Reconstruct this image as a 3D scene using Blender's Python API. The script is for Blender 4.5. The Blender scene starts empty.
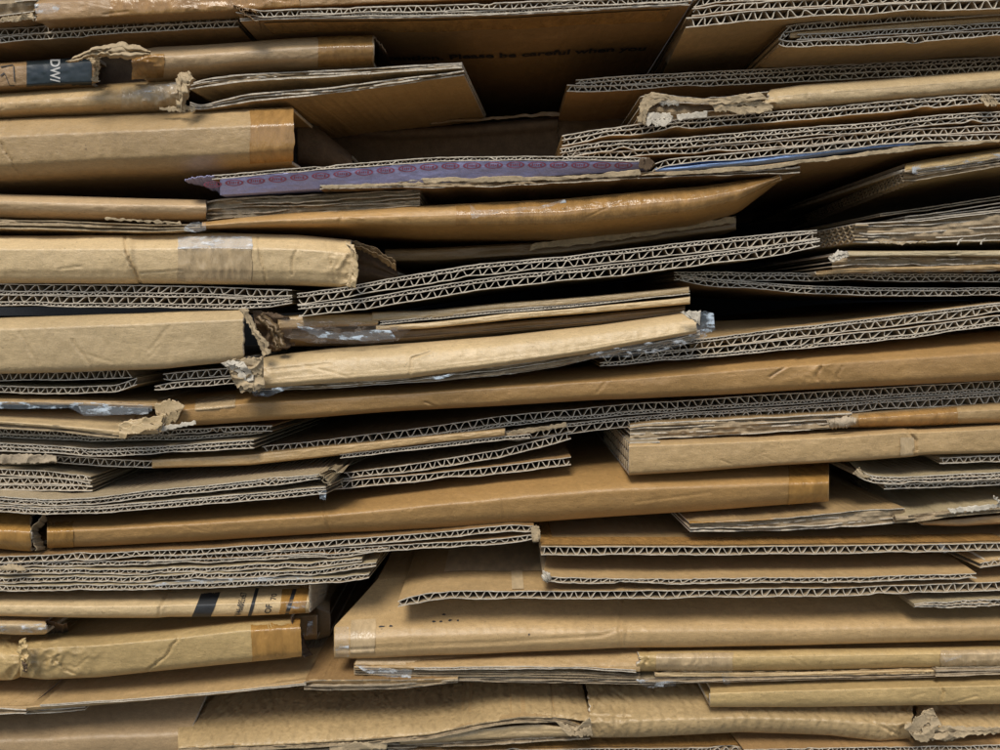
import bpy, bmesh, math, random
import numpy as np
from mathutils import Vector, Matrix

sc = bpy.context.scene
col = sc.collection
R = math.radians

# ---------------------------------------------------------------- camera frame
DIST, SCALE, PITCH = 0.45, 0.0006, R(5.0)      # a phone about 45 cm in front of the stack, tipped 5 degrees down
CP, SP = math.cos(PITCH), math.sin(PITCH)


def P(x, y, Y):
    """World point at depth Y (metres behind the front of the stack) seen at (x, y) of the 1000 x 750 photograph."""
    x, y, Y = np.broadcast_arrays(np.asarray(x, float), np.asarray(y, float), np.asarray(Y, float))
    dx = (x - 500) * SCALE / DIST
    dz = (375 - y) * SCALE / DIST
    wy = CP + dz * SP
    wz = -SP + dz * CP
    t = (Y + DIST) / wy
    return np.stack([dx * t, Y, wz * t], -1)


def K(Y):
    return SCALE * (DIST + np.asarray(Y, float)) / DIST


# ---------------------------------------------------------------- noise
def _h(i, j, s):
    v = np.sin(i * 127.1 + j * 311.7 + s * 74.7) * 43758.5453
    return v - np.floor(v)


def n2(x, y, s=0):
    x, y = np.broadcast_arrays(np.asarray(x, float), np.asarray(y, float))
    i, j = np.floor(x), np.floor(y)
    u, v = x - i, y - j
    u, v = u * u * (3 - 2 * u), v * v * (3 - 2 * v)
    a = _h(i, j, s) * (1 - u) + _h(i + 1, j, s) * u
    b = _h(i, j + 1, s) * (1 - u) + _h(i + 1, j + 1, s) * u
    return (a * (1 - v) + b * v) * 2 - 1


def n1(x, s=0):
    return n2(x, np.asarray(x, float) * 0 + 0.5, s)


SEED = [10]


def seed():
    SEED[0] += 1
    return SEED[0] * 1.37


# ---------------------------------------------------------------- materials
MATS = {}


def nodes(name):
    m = bpy.data.materials.new(name)
    m.use_nodes = True
    nt = m.node_tree
    return m, nt, nt.nodes['Principled BSDF']


def mix(nt, fac, a, b, mode='MIX'):
    n = nt.nodes.new('ShaderNodeMix')
    n.data_type = 'RGBA'
    n.blend_type = mode
    for s, v in ((n.inputs[0], fac), (n.inputs[6], a), (n.inputs[7], b)):
        if isinstance(v, bpy.types.NodeSocket):
            nt.links.new(v, s)
        elif isinstance(v, (int, float)):
            s.default_value = v
        else:
            s.default_value = (*v, 1)
    return n.outputs[2]


def noise(nt, co, scale, detail=4, rough=.6, stretch=None):
    if stretch:
        mp = nt.nodes.new('ShaderNodeMapping')
        mp.inputs['Scale'].default_value = stretch
        nt.links.new(co, mp.inputs['Vector'])
        co = mp.outputs[0]
    n = nt.nodes.new('ShaderNodeTexNoise')
    n.inputs['Scale'].default_value = scale
    n.inputs['Detail'].default_value = detail
    n.inputs['Roughness'].default_value = rough
    nt.links.new(co, n.inputs['Vector'])
    return n.outputs['Fac']


def ramp(nt, f, a, b):
    n = nt.nodes.new('ShaderNodeMapRange')
    n.inputs['From Min'].default_value = a
    n.inputs['From Max'].default_value = b
    nt.links.new(f, n.inputs['Value'])
    return n.outputs[0]


def math_(nt, op, a, b):
    n = nt.nodes.new('ShaderNodeMath')
    n.operation = op
    for s, v in zip(n.inputs, (a, b)):
        if isinstance(v, bpy.types.NodeSocket):
            nt.links.new(v, s)
        else:
            s.default_value = v
    return n.outputs[0]


def coords(nt):
    tc = nt.nodes.new('ShaderNodeTexCoord')
    oi = nt.nodes.new('ShaderNodeObjectInfo')
    va = nt.nodes.new('ShaderNodeVectorMath')
    va.operation = 'MULTIPLY_ADD'
    cb = nt.nodes.new('ShaderNodeCombineXYZ')
    for i in range(3):
        nt.links.new(oi.outputs['Random'], cb.inputs[i])
    nt.links.new(cb.outputs[0], va.inputs[0])
    va.inputs[1].default_value = (3.1, 5.7, 7.3)
    nt.links.new(tc.outputs['Object'], va.inputs[2])
    return va.outputs[0], oi.outputs['Random']


def kraft(name, c, rough=.44, wash=.25, scuff=.8, var=.17, spec=.5):
    """Kraft liner: mottled paper with fibres, specks, rubbed lighter streaks and a faint washboard of the flutes under it."""
    m, nt, b = nodes(name)
    co, rnd = coords(nt)
    c = np.array(c)
    lo, hi = tuple(c * (1 - .2)), tuple(np.minimum(c * 1.18, .9))
    base = mix(nt, ramp(nt, noise(nt, co, 22, 5, .65), .3, .7), lo, hi)
    fib = noise(nt, co, 1, 4, .7, (260, 260, 1500))
    base = mix(nt, ramp(nt, fib, .35, .75), base, tuple(np.array(c) * .74))
    grain = noise(nt, co, 1500, 2, .6)
    base = mix(nt, math_(nt, 'MULTIPLY', ramp(nt, grain, .45, .7), .28), base, tuple(np.minimum(np.array(c) * 1.5, .9)))
    sc_ = ramp(nt, noise(nt, co, 1, 6, .72, (26, 60, 170)), .56, .74)
    base = mix(nt, math_(nt, 'MULTIPLY', sc_, scuff * .55), base, tuple(np.minimum(c * 1.3 + .05, .85)))
    dirt = ramp(nt, noise(nt, co, 70, 6, .75), .62, .8)
    base = mix(nt, math_(nt, 'MULTIPLY', dirt, .45), base, tuple(c * .42))
    speck = ramp(nt, noise(nt, co, 620, 1, .5), .72, .76)
    base = mix(nt, math_(nt, 'MULTIPLY', speck, .55), base, tuple(c * .35))
    # lot-to-lot difference between boxes
    hsv = nt.nodes.new('ShaderNodeHueSaturation')
    nt.links.new(math_(nt, 'ADD', math_(nt, 'MULTIPLY', rnd, var * 2), 1 - var), hsv.inputs['Value'])
    nt.links.new(base, hsv.inputs['Color'])
    nt.links.new(hsv.outputs[0], b.inputs['Base Color'])
    nt.links.new(math_(nt, 'ADD', math_(nt, 'MULTIPLY', noise(nt, co, 90, 3), .3), rough - .15), b.inputs['Roughness'])
    b.inputs['Specular IOR Level'].default_value = spec
    # bump
    w = nt.nodes.new('ShaderNodeTexWave')
    w.bands_direction = 'X'
    w.inputs['Scale'].default_value = 42
    w.inputs['Distortion'].default_value = 3.5
    w.inputs['Detail'].default_value = 2
    w.inputs['Detail Scale'].default_value = 2.5
    nt.links.new(co, w.inputs['Vector'])
    wr = noise(nt, co, 1, 5, .62, (70, 110, 160))
    hgt = math_(nt, 'ADD', math_(nt, 'MULTIPLY', w.outputs['Fac'], wash * .45), math_(nt, 'MULTIPLY', wr, .55))
    hgt = math_(nt, 'ADD', hgt, math_(nt, 'MULTIPLY', grain, .12))
    bp = nt.nodes.new('ShaderNodeBump')
    bp.inputs['Strength'].default_value = .6
    bp.inputs['Distance'].default_value = .002
    nt.links.new(hgt, bp.inputs['Height'])
    nt.links.new(bp.outputs[0], b.inputs['Normal'])
    MATS[name] = m
    return m


def paper(name, c, rough=.85):
    m, nt, b = nodes(name)
    co, rnd = coords(nt)
    c = np.array(c)
    base = mix(nt, ramp(nt, noise(nt, co, 160, 4, .7), .3, .7), tuple(c * .72), tuple(np.minimum(c * 1.15, .9)))
    base = mix(nt, math_(nt, 'MULTIPLY', ramp(nt, noise(nt, co, 900, 2, .6), .5, .7), .4), base, tuple(c * .55))
    nt.links.new(base, b.inputs['Base Color'])
    b.inputs['Roughness'].default_value = rough
    b.inputs['Specular IOR Level'].default_value = .2
    bp = nt.nodes.new('ShaderNodeBump')
    bp.inputs['Strength'].default_value = .5
    bp.inputs['Distance'].default_value = .0006
    nt.links.new(noise(nt, co, 700, 3, .6), bp.inputs['Height'])
    nt.links.new(bp.outputs[0], b.inputs['Normal'])
    MATS[name] = m
    return m


def tape_mat(name, c, rough=.16, clear=0.0, wrinkle=.5):
    """Packing tape or film: glossy, wrinkled, optionally see-through."""
    m, nt, b = nodes(name)
    co, rnd = coords(nt)
    c = np.array(c)
    base = mix(nt, ramp(nt, noise(nt, co, 60, 4, .6, (3, 1, 1)), .35, .7), tuple(c * .8), tuple(np.minimum(c * 1.2, .95)))
    nt.links.new(base, b.inputs['Base Color'])
    nt.links.new(math_(nt, 'ADD', math_(nt, 'MULTIPLY', noise(nt, co, 120, 3), .25), rough - .08), b.inputs['Roughness'])
    b.inputs['Specular IOR Level'].default_value = .6
    wr = noise(nt, co, 1, 5, .65, (260, 120, 70))
    bp = nt.nodes.new('ShaderNodeBump')
    bp.inputs['Strength'].default_value = wrinkle
    bp.inputs['Distance'].default_value = .0022
    nt.links.new(wr, bp.inputs['Height'])
    nt.links.new(bp.outputs[0], b.inputs['Normal'])
    if clear:
        tr = nt.nodes.new('ShaderNodeBsdfTransparent')
        mx = nt.nodes.new('ShaderNodeMixShader')
        out = nt.nodes['Material Output']
        pat = noise(nt, co, 1, 5, .6, (110, 150, 260))  # opaque pale patches stand in for glints on the crinkled film
        fac = math_(nt, 'MULTIPLY', ramp(nt, pat, .68, .53), clear)
        fac = math_(nt, 'ADD', fac, 1 - clear - (1 - clear) * .8)
        nt.links.new(fac, mx.inputs[0])
        nt.links.new(b.outputs[0], mx.inputs[1])
        nt.links.new(tr.outputs[0], mx.inputs[2])
        nt.links.new(mx.outputs[0], out.inputs['Surface'])
    MATS[name] = m
    return m


def ink(name, c, rough=.6):
    m, nt, b = nodes(name)
    co, rnd = coords(nt)
    c = np.array(c)
    base = mix(nt, ramp(nt, noise(nt, co, 500, 4, .7), .35, .75), tuple(c), tuple(c * .8 + .016))
    nt.links.new(base, b.inputs['Base Color'])
    b.inputs['Roughness'].default_value = rough
    MATS[name] = m
    return m


# ---------------------------------------------------------------- objects
LOC = {}


def mk(name, V, F, mats, mi=None, parent=None, smooth=True, solid=0.0, rim=None):
    V = np.asarray(V, float).reshape(-1, 3)
    off = LOC.get(parent.name, np.zeros(3)) if parent else np.zeros(3)
    me = bpy.data.meshes.new(name)
    me.from_pydata((V - off).tolist(), [], [tuple(int(i) for i in f) for f in F])
    for m in mats:
        me.materials.append(MATS[m])
    if mi is not None:
        me.polygons.foreach_set('material_index', np.asarray(mi, np.int32))
    me.polygons.foreach_set('use_smooth', np.full(len(me.polygons), smooth))
    me.update()
    o = bpy.data.objects.new(name, me)
    col.objects.link(o)
    if parent:
        o.parent = parent
        LOC[o.name] = off
    if solid:
        md = o.modifiers.new('thickness', 'SOLIDIFY')
        md.thickness = solid
        md.offset = -1
        if rim is not None:
            md.material_offset_rim = rim
    return o


GROUP = 'flattened cardboard boxes in the stack'


def thing(name, label, cat, at, Y):
    o = bpy.data.objects.new(name, None)
    col.objects.link(o)
    p = P(at[0], at[1], Y / 1000)
    o.location = Vector(p.tolist())
    o.empty_display_size = .02
    LOC[o.name] = p
    o['label'] = label
    o['category'] = cat
    o['group'] = GROUP
    return o


def grid_faces(nr, nc, off=0, closed=False):
    F = []
    for r in range(nr if closed else nr - 1):
        a, b = off + r * nc, off + ((r + 1) % nr) * nc
        F += [(a + c, b + c, b + c + 1, a + c + 1) for c in range(nc - 1)]
    return F


def extend(pts):
    """Runs that leave the photograph go on a little past its edge."""
    pts = [tuple(p) for p in pts]
    if pts[0][0] <= 0:
        (x0, y0), (x1, y1) = pts[0][:2], pts[1][:2]
        sl = (y1 - y0) / (x1 - x0) * .5
        pts.insert(0, (x0 - 60, y0 - sl * 60) + pts[0][2:])
        pts.insert(0, (x0 - 420, y0 - sl * 60) + pts[0][2:])
    if pts[-1][0] >= 1000:
        (x0, y0), (x1, y1) = pts[-2][:2], pts[-1][:2]
        sl = (y1 - y0) / (x1 - x0) * .5
        pts.append((x1 + 60, y1 + sl * 60) + pts[-1][2:])
        pts.append((x1 + 420, y1 + sl * 60) + pts[-1][2:])
    return pts


def columns(x0, x1, step):
    """Columns of a sheet: fine where the photograph shows it, coarse beyond its sides."""
    a = np.arange(x0, min(x1, -24), 14.0) if x0 < -24 else np.array([])
    b = np.arange(max(x0, -24), min(x1, 1024), step)
    c = np.arange(max(x0, 1024), x1, 14.0) if x1 > 1024 else np.array([])
    return np.concatenate([a, b, c, [x1]])


def curve(pts, xs, smooth=9, k=1):
    px = [p[0] for p in pts]
    py = [p[k] for p in pts]
    g = np.arange(px[0] - 40, px[-1] + 41, 1.0)
    v = np.interp(g, px, py)
    # straight continuation past the ends so that smoothing keeps them
    if len(px) > 1:
        s0 = (py[1] - py[0]) / (px[1] - px[0])
        s1 = (py[-1] - py[-2]) / (px[-1] - px[-2])
        v = np.where(g < px[0], py[0] + s0 * (g - px[0]), v)
        v = np.where(g > px[-1], py[-1] + s1 * (g - px[-1]), v)
    if smooth:
        w = np.hanning(2 * smooth + 3)[1:-1]
        w /= w.sum()
        vs = np.convolve(np.pad(v, smooth, mode='edge'), w, 'valid')
        v = vs[:len(g)]
    return np.interp(xs, g, v)


# ---------------------------------------------------------------- corrugated board seen on its fluted edge
class Board:
    pass


def board(parent, pts, layers, Y=0., L=.28, tilt=0., drift=0., top='kraft', bot=None, cut='cut', flute='flute', name='panel',
          rag=.5, lean=None, crush=(), sm=9, liner=.9, wob=.45, lab=None, ends=None):
    """pts: line of the board's upper front edge in the photograph; layers: (height, pitch) of each fluted layer, same scale."""
    bot = bot or top
    pts = extend(pts)
    s = seed()
    Y = Y / 1000
    x0, x1 = pts[0][0], pts[-1][0]
    lean = n1(s, 3) * 1.2 if lean is None else lean
    k = float(K(Y))
    lt = liner * k
    rc = random.Random(int(s * 733))
    crush = list(crush) + [(rc.uniform(x0, x1), rc.uniform(5, 26), rc.uniform(.05, .40) * min(1, rag)) for _ in range(int((min(x1, 1010) - max(x0, -10)) / 95))]

    def frame(xs):
        y = curve(pts, xs, sm) + wob * (1.2 * n1(xs / 34, s) + .6 * n1(xs / 11, s + 1) + .25 * n1(xs / 4, s + 4))
        tm = 1 + .07 * n1(xs / 70, s + 2) + .05 * n1(xs / 23, s + 3)
        for cx, cw, cf in crush:
            tm = tm * (1 - cf * np.exp(-((xs - cx) / cw) ** 2))
        if ends:                                                         # squeezed shut towards an end
            for e, w in ends:
                tm = tm * (.45 + .55 * np.clip(np.abs(xs - e) / w, 0, 1) ** .6)
        p = P(xs, y, Y)
        return p, tm

    xs = columns(x0, x1, 2.0)
    p, tm = frame(xs)
    V, F, M = [], [], []
    hs = np.concatenate([[0], np.cumsum([h for h, _ in layers])])
    n = len(hs)
    nc = len(xs)
    for i, h in enumerate(hs):
        zc = p[:, 2] - h * k * tm
        jag = (.35 * n1(xs / 5, s + 7 + i) + .5 * n1(xs / 21, s + 17 + i) + .25 * n1(xs / 2.1, s + 5 + i)) * rag * .0014
        tear = np.clip(n1(xs / 27, s + 31 + i) - .62, 0, 1) * rag * .012
        fy = Y + jag + tear
        th = lt * (1 + .3 * n1(xs / 6, s + 40 + i) + .25 * n1(xs / 19, s + 41 + i))
        X, B = p[:, 0], Y + L
        zz = zc + .12 * k * n1(xs / 4, s + 50 + i)
        rows = [np.stack([X, fy, zz + th / 2], -1), np.stack([X, fy, zz - th / 2], -1),
                np.stack([X + drift * L, np.full(nc, B), zz - th / 2 + tilt * L], -1),
                np.stack([X + drift * L, np.full(nc, B), zz + th / 2 + tilt * L], -1)]
        o = len(V) * nc
        V += rows
        for r in range(4):
            a, b2 = o + r * nc, o + ((r + 1) % 4) * nc
            mat = {0: 2, 1: 1 if i == n - 1 else 3, 2: 3, 3: 0 if i == 0 else 3}[r]
            for c in range(nc - 1):
                F.append((a + c, a + c + 1, b2 + c + 1, b2 + c))
                M.append(mat)
        F += [(o, o + nc, o + 2 * nc, o + 3 * nc), (o + nc - 1, o + 4 * nc - 1, o + 3 * nc - 1, o + 2 * nc - 1)]
        M += [0, 0]
    ob = mk(name, np.array(V), F, [top, bot, cut, flute], M, parent, smooth=False)
    if lab:
        ob['label'] = lab
    # fluting
    V, F, FM = [], [], []
    off = 0
    for i, (h, pitch) in enumerate(layers):
        u = np.arange(max(x0, -160) + 1.5, min(x1, 1160) - 1.5, pitch / 11)
        ph = 2 * np.pi * u / pitch + 2.4 * n1(u / 60, s + 60 + i) + 1.0 * n1(u / 17, s + 61 + i) + .5 * n1(u / 6, s + 62 + i) + i * 1.9 + s
        w = np.sin(ph)
        w = np.tanh(1.15 * w + .25 * n1(u / 40, s + 63)) / np.tanh(1.15)
        ln = lean * pitch * .10 + .15 * pitch * n1(u / 26, s + 70 + i)
        xx = u + ln * w
        pp, t2 = frame(xx)
        dmg = 1 - .8 * np.clip(n1(u / 31, s + 80 + i) - .4, 0, 1) - .3 * np.clip(n1(u / 7, s + 81 + i) - .3, 0, 1)
        zc = pp[:, 2] - (hs[i] + h / 2) * k * t2
        z = zc + w * dmg * (h * k * t2 - lt) * .5
        X = pp[:, 0]
        dX, dZ = np.gradient(X), np.gradient(z)
        ll = np.sqrt(dX ** 2 + dZ ** 2) + 1e-12
        th = .40 * k * (1 + .3 * n1(u / 5, s + 90 + i))
        nx, nz = -dZ / ll * th, dX / ll * th
        fy = Y + .0004 + .0008 * rag * (n1(u / 9, s + 95 + i) + .5)
        B = Y + .07
        m = len(u)
        rows = [np.stack([X + nx, fy, z + nz], -1), np.stack([X - nx, fy, z - nz], -1),
                np.stack([X - nx, np.full(m, B), z - nz], -1), np.stack([X + nx, np.full(m, B), z + nz], -1)]
        V += [r.reshape(-1, 3) for r in rows]
        for a, b2 in ((0, 1), (1, 2), (3, 0)):
            F += [(off + a * m + c, off + a * m + c + 1, off + b2 * m + c + 1, off + b2 * m + c) for c in range(m - 1)]
            FM += [0 if a == 0 else 1] * (m - 1)
        off += 4 * m
    mk('fluting', np.concatenate(V), F, [cut, flute], FM, ob, smooth=False)
    r = Board()
    r.ob, r.frame, r.k, r.Y, r.tilt, r.drift = ob, frame, k, Y, tilt, drift
    r.h = hs[-1]

    def under(x, d, gap=.0004):
        """Point on the underside, at x of the photograph along the front edge and d metres behind it."""
        q, tmm = frame(np.asarray(x, float))
        z = q[..., 2] - r.h * k * tmm - lt * 1.0 - gap + tilt * d
        return np.stack([q[..., 0] + drift * d, Y + np.asarray(d, float) + 0 * z, z], -1)

    def over(x, d, gap=.0004):
        q, tmm = frame(np.asarray(x, float))
        z = q[..., 2] + lt * 1.0 + gap + tilt * d
        return np.stack([q[..., 0] + drift * d, Y + np.asarray(d, float) + 0 * z, z], -1)
    r.under, r.over = under, over
    return r


def patch(parent, fn, u0, u1, v0, v1, mat, name, nu=24, nv=6, lab=None, skew=0., rough_edge=0.):
    """A thin sheet lying on a surface fn(u, v)."""
    u = np.linspace(u0, u1, nu)[None, :].repeat(nv, 0)
    v = np.linspace(v0, v1, nv)[:, None].repeat(nu, 1)
    u = u + skew * (v - v0) / (v1 - v0)
    if rough_edge:
        e = rough_edge * n1(np.linspace(0, 9, nu), seed())
        v = v + e[None, :] * ((v - v0) / (v1 - v0))
    V = fn(u, v)
    F = grid_faces(nv, nu)
    o = mk(name, V.reshape(-1, 3), F, [mat], None, parent)
    if lab:
        o['label'] = lab
    return o


# ---------------------------------------------------------------- folded edge of a flattened box
ROUND = [(0, 16), (.1, 6), (.3, .8), (.5, 0), (.75, .8), (.92, 4), (1, 9)]
BOXY = [(0, 20), (.06, 14), (.26, .8), (.31, 0), (.84, .8), (.9, 1.6), (1, 6)]
FLATF = [(0, 9), (.1, 2), (.2, 0), (.85, 0), (.93, 1.2), (1, 5)]


def chaikin(pts, n=2):
    pts = [np.array(p, float) for p in pts]
    for _ in range(n):
        q = [pts[0]]
        for a, b in zip(pts[:-1], pts[1:]):
            q += [a * .75 + b * .25, a * .25 + b * .75]
        q.append(pts[-1])
        pts = q
    return np.array(pts)


def seg_dist(x, y, pts):
    d = np.full(np.shape(x), 1e9)
    for (ax, ay), (bx, by) in zip(pts[:-1], pts[1:]):
        vx, vy = bx - ax, by - ay
        t = np.clip(((x - ax) * vx + (y - ay) * vy) / (vx * vx + vy * vy + 1e-9), 0, 1)
        d = np.minimum(d, np.hypot(x - ax - t * vx, y - ay - t * vy))
    return d


class Fold:
    pass


def fold(parent, top, bot, prof=ROUND, Y=0., L=.28, mat='kraft', creases=(), steps=(), amp=.7, fine=.18, th=.0022, name='folded_panel', wrinkle=1.,
         dtop=0., dbot=0., drift=0., step=1.7, wob=.5, sm=9, lab=None, ragl=0., ragr=0., skl=0., skr=0., crumple=()):
    """top, bot: the folded edge's upper and lower outline in the photograph; prof: (fraction from top to bottom, mm set back)."""
    top, bot = extend(top), extend(bot)
    s = seed()
    Y = Y / 1000
    x0, x1 = max(top[0][0], bot[0][0]), min(top[-1][0], bot[-1][0])
    pr = chaikin(prof, 2)
    rw = random.Random(int(s * 977))
    auto = []
    for _ in range(int((min(x1, 1010) - max(x0, -10)) / 52 * wrinkle)):
        cx = rw.uniform(max(x0, -10), min(x1, 1010))
        ty, by = np.interp(cx, [p[0] for p in top], [p[1] for p in top]), np.interp(cx, [p[0] for p in bot], [p[1] for p in bot])
        cy = rw.uniform(ty + 3, by)
        an = rw.choice([rw.gauss(0, .25), rw.gauss(1.2, .4), rw.gauss(-1.2, .4)])
        ln = rw.choice([rw.uniform(4, 14), rw.uniform(4, 14), rw.uniform(20, 90)]) if abs(an) < .6 else rw.uniform(4, 18)
        auto.append(([(cx - ln * math.cos(an) / 2, cy - ln * math.sin(an) / 2), (cx + ln * math.cos(an) / 2, cy + ln * math.sin(an) / 2)], rw.uniform(.7, 1.2), rw.uniform(-.25, .5)))
    creases = [(c[0], c[1] * .62, c[2] * 1.1) for c in creases] + auto
    tc = float(pr[np.argmax(pr[:, 1] < .9), 0])
    yt = lambda x: curve(top, x, sm) + wob * n1(x / 47, s)
    yb = lambda x: curve(bot, x, sm) + wob * n1(x / 53, s + 1)

    def F3(x, t, gap=0.):
        x, t = np.broadcast_arrays(np.asarray(x, float), np.asarray(t, float))
        a, b = yt(x.ravel()).reshape(x.shape), yb(x.ravel()).reshape(x.shape)
        y = a + t * (b - a)
        o = np.interp(t, pr[:, 0], pr[:, 1]) / 1000
        lift = amp * (n2(x / 85, t * 1.6, s) * .8 + n2(x / 31, t * 2.6, s + 5) * .4) + fine * (n2(x / 9, t * 5, s + 6) + .6 * n2(x / 4, t * 9, s + 8))
        lift = lift + .4 * np.exp(-((t - tc) / .022) ** 2) * (.55 + .45 * n1(x / 60, s + 12))   # stiff ridge where the board is folded
        for cx, cy, cr, ca in crumple:                                    # crumpled areas
            g = np.exp(-(((x - cx) / cr) ** 2))
            r1 = 1 - np.abs(n2(x / 9 + y / 17, y / 12, s + 21))
            r2 = 1 - np.abs(n2(x / 5 - y / 9, y / 6, s + 22))
            lift = lift + g * ca * (r1 ** 2 * 1.3 + .6 * r2 ** 2 - .8)
        for pts, w, d in creases:
            q = np.asarray(pts, float)
            dd = seg_dist(x + 1.4 * n1(y / 5, s + 3) + .6 * n1(y / 2, s + 4), y, [tuple(v) for v in q])
            lift = lift - d * np.exp(-(dd / w) ** 2) + .22 * d * np.exp(-((dd - 2.2 * w) / (1.2 * w)) ** 2)
        for cx, w, d in steps:
            lift = lift + d * .5 * (1 + np.tanh((x - cx) / w))
        yy = Y + o - lift / 1000
        p = P(x, y, yy)
        return p + np.array([0, -gap, 0])

    xs = columns(x0, x1, step)
    nt_ = 38
    ts = np.linspace(0, 1, nt_)
    X, T = np.meshgrid(xs, ts)
    if ragl:
        w = np.clip(1 - (X - x0) / (ragl * 3), 0, 1)
        X = X + w * ragl * (n1(T * 7, s + 41) * .5 + .5 + .4 * n1(T * 19, s + 42))
    if ragr:
        w = np.clip(1 - (x1 - X) / (ragr * 3), 0, 1)
        X = X - w * ragr * (n1(T * 7, s + 43) * .5 + .5 + .4 * n1(T * 19, s + 44))
    if skl:
        X = X + np.clip(1 - (X - x0) / 70, 0, 1) * skl * np.clip(1 - T / .58, 0, 1)
    if skr:
        X = X - np.clip(1 - (x1 - X) / 70, 0, 1) * skr * T
    G = F3(X, T)
    if True:                                                              # top and bottom panels run back into the stack
        dl = [L, L * .5, L * .16, L * .05]
        tb = [G[0] + np.array([drift * d, d, dtop * d]) for d in dl]
        bb = [G[-1] + np.array([drift * d, d, dbot * d]) for d in dl[::-1]]
        G = np.concatenate([np.array(tb), G, np.array(bb)], 0)
    nr, nc = G.shape[:2]
    Fs = grid_faces(nr, nc)
    ob = mk(name, G.reshape(-1, 3), Fs, [mat, 'cut'], None, parent, solid=th, rim=1)
    if lab:
        ob['label'] = lab
    r = Fold()
    r.ob, r.F, r.yt, r.yb, r.parent = ob, F3, yt, yb, parent

    def at(x, y, gap=.0005):
        x = np.asarray(x, float)
        y = np.asarray(y, float)
        a, b = yt(x.ravel()).reshape(x.shape), yb(x.ravel()).reshape(x.shape)
        return F3(x, np.clip((y - a) / (b - a), 0, 1), gap)
    r.at = at
    return r


def tape(f, x0, x1, mat='tape', t0=.0, t1=1., name='tape_strip', nu=None, wr=.0, skew=0., lab=None, gap=.0005, edge=1.0):
    nu = nu or max(8, int((x1 - x0) / 1.6))
    nv = 26
    s = seed()
    v = np.linspace(t0, t1, nv)
    u = np.linspace(0, 1, nu)
    U, V = np.meshgrid(u, v)
    a = x0 + edge * (n1(V * 5, s) + .5 * n1(V * 17, s + 3)) + skew * V
    b = x1 + edge * (1.3 * n1(V * 5, s + 1) + .5 * n1(V * 17, s + 4)) + skew * V
    X = a + U * (b - a)
    G = f.F(X, V, gap)
    if wr:
        G[..., 1] -= wr / 1000 * (1 - np.abs(n2(X / 7, V * 2.2, s + 2))) ** 3 * np.sin(U * np.pi) ** .5
    o = mk(name, G.reshape(-1, 3), grid_faces(nv, nu), [mat], None, f.parent)
    if lab:
        o['label'] = lab
    return o


def stripe(f, x0, x1, y0, y1, mat='black_ink', name='printed_stripe', skew=0., lab=None):
    def fn(u, v):
        a, b = f.yt(u.ravel()).reshape(u.shape), f.yb(u.ravel()).reshape(u.shape)
        return f.F(u, v, .00035)
    return patch(f.parent, fn, x0, x1, y0, y1, mat, name, nu=max(4, int(abs(x1 - x0) / 1.6)), nv=26, skew=skew, lab=lab)


def text_mesh(txt, size, bold=.012):
    cu = bpy.data.curves.new('lettering', 'FONT')
    cu.body = txt
    cu.size = size
    cu.resolution_u = 4
    cu.offset = bold * size
    o = bpy.data.objects.new('lettering', cu)
    col.objects.link(o)
    bpy.context.view_layer.update()
    me = bpy.data.meshes.new_from_object(o.evaluated_get(bpy.context.evaluated_depsgraph_get()))
    bpy.data.objects.remove(o)
    bpy.data.curves.remove(cu)
    bm = bmesh.new()
    bm.from_mesh(me)
    bpy.data.meshes.remove(me)
    bmesh.ops.triangulate(bm, faces=bm.faces[:])
    bmesh.ops.subdivide_edges(bm, edges=[e for e in bm.edges if e.calc_length() > size * .12], cuts=2, use_grid_fill=False)
    bmesh.ops.triangulate(bm, faces=bm.faces[:])
    V = np.array([v.co[:] for v in bm.verts])
    bm.verts.index_update()
    F = [[v.index for v in f.verts] for f in bm.faces]
    bm.free()
    return V, F


def lettering(parent, fn, txt, size, place, mat, name='printed_text', lab=None, bold=.012):
    """place(tx, ty) maps the flat letters to the surface's own coordinates, fn maps those to the world."""
    V, F = text_mesh(txt, size, bold)
    u, v = place(V[:, 0], V[:, 1])
    o = mk(name, fn(u, v), F, [mat], None, parent, smooth=False)
    if lab:
        o['label'] = lab
    return o


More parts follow.
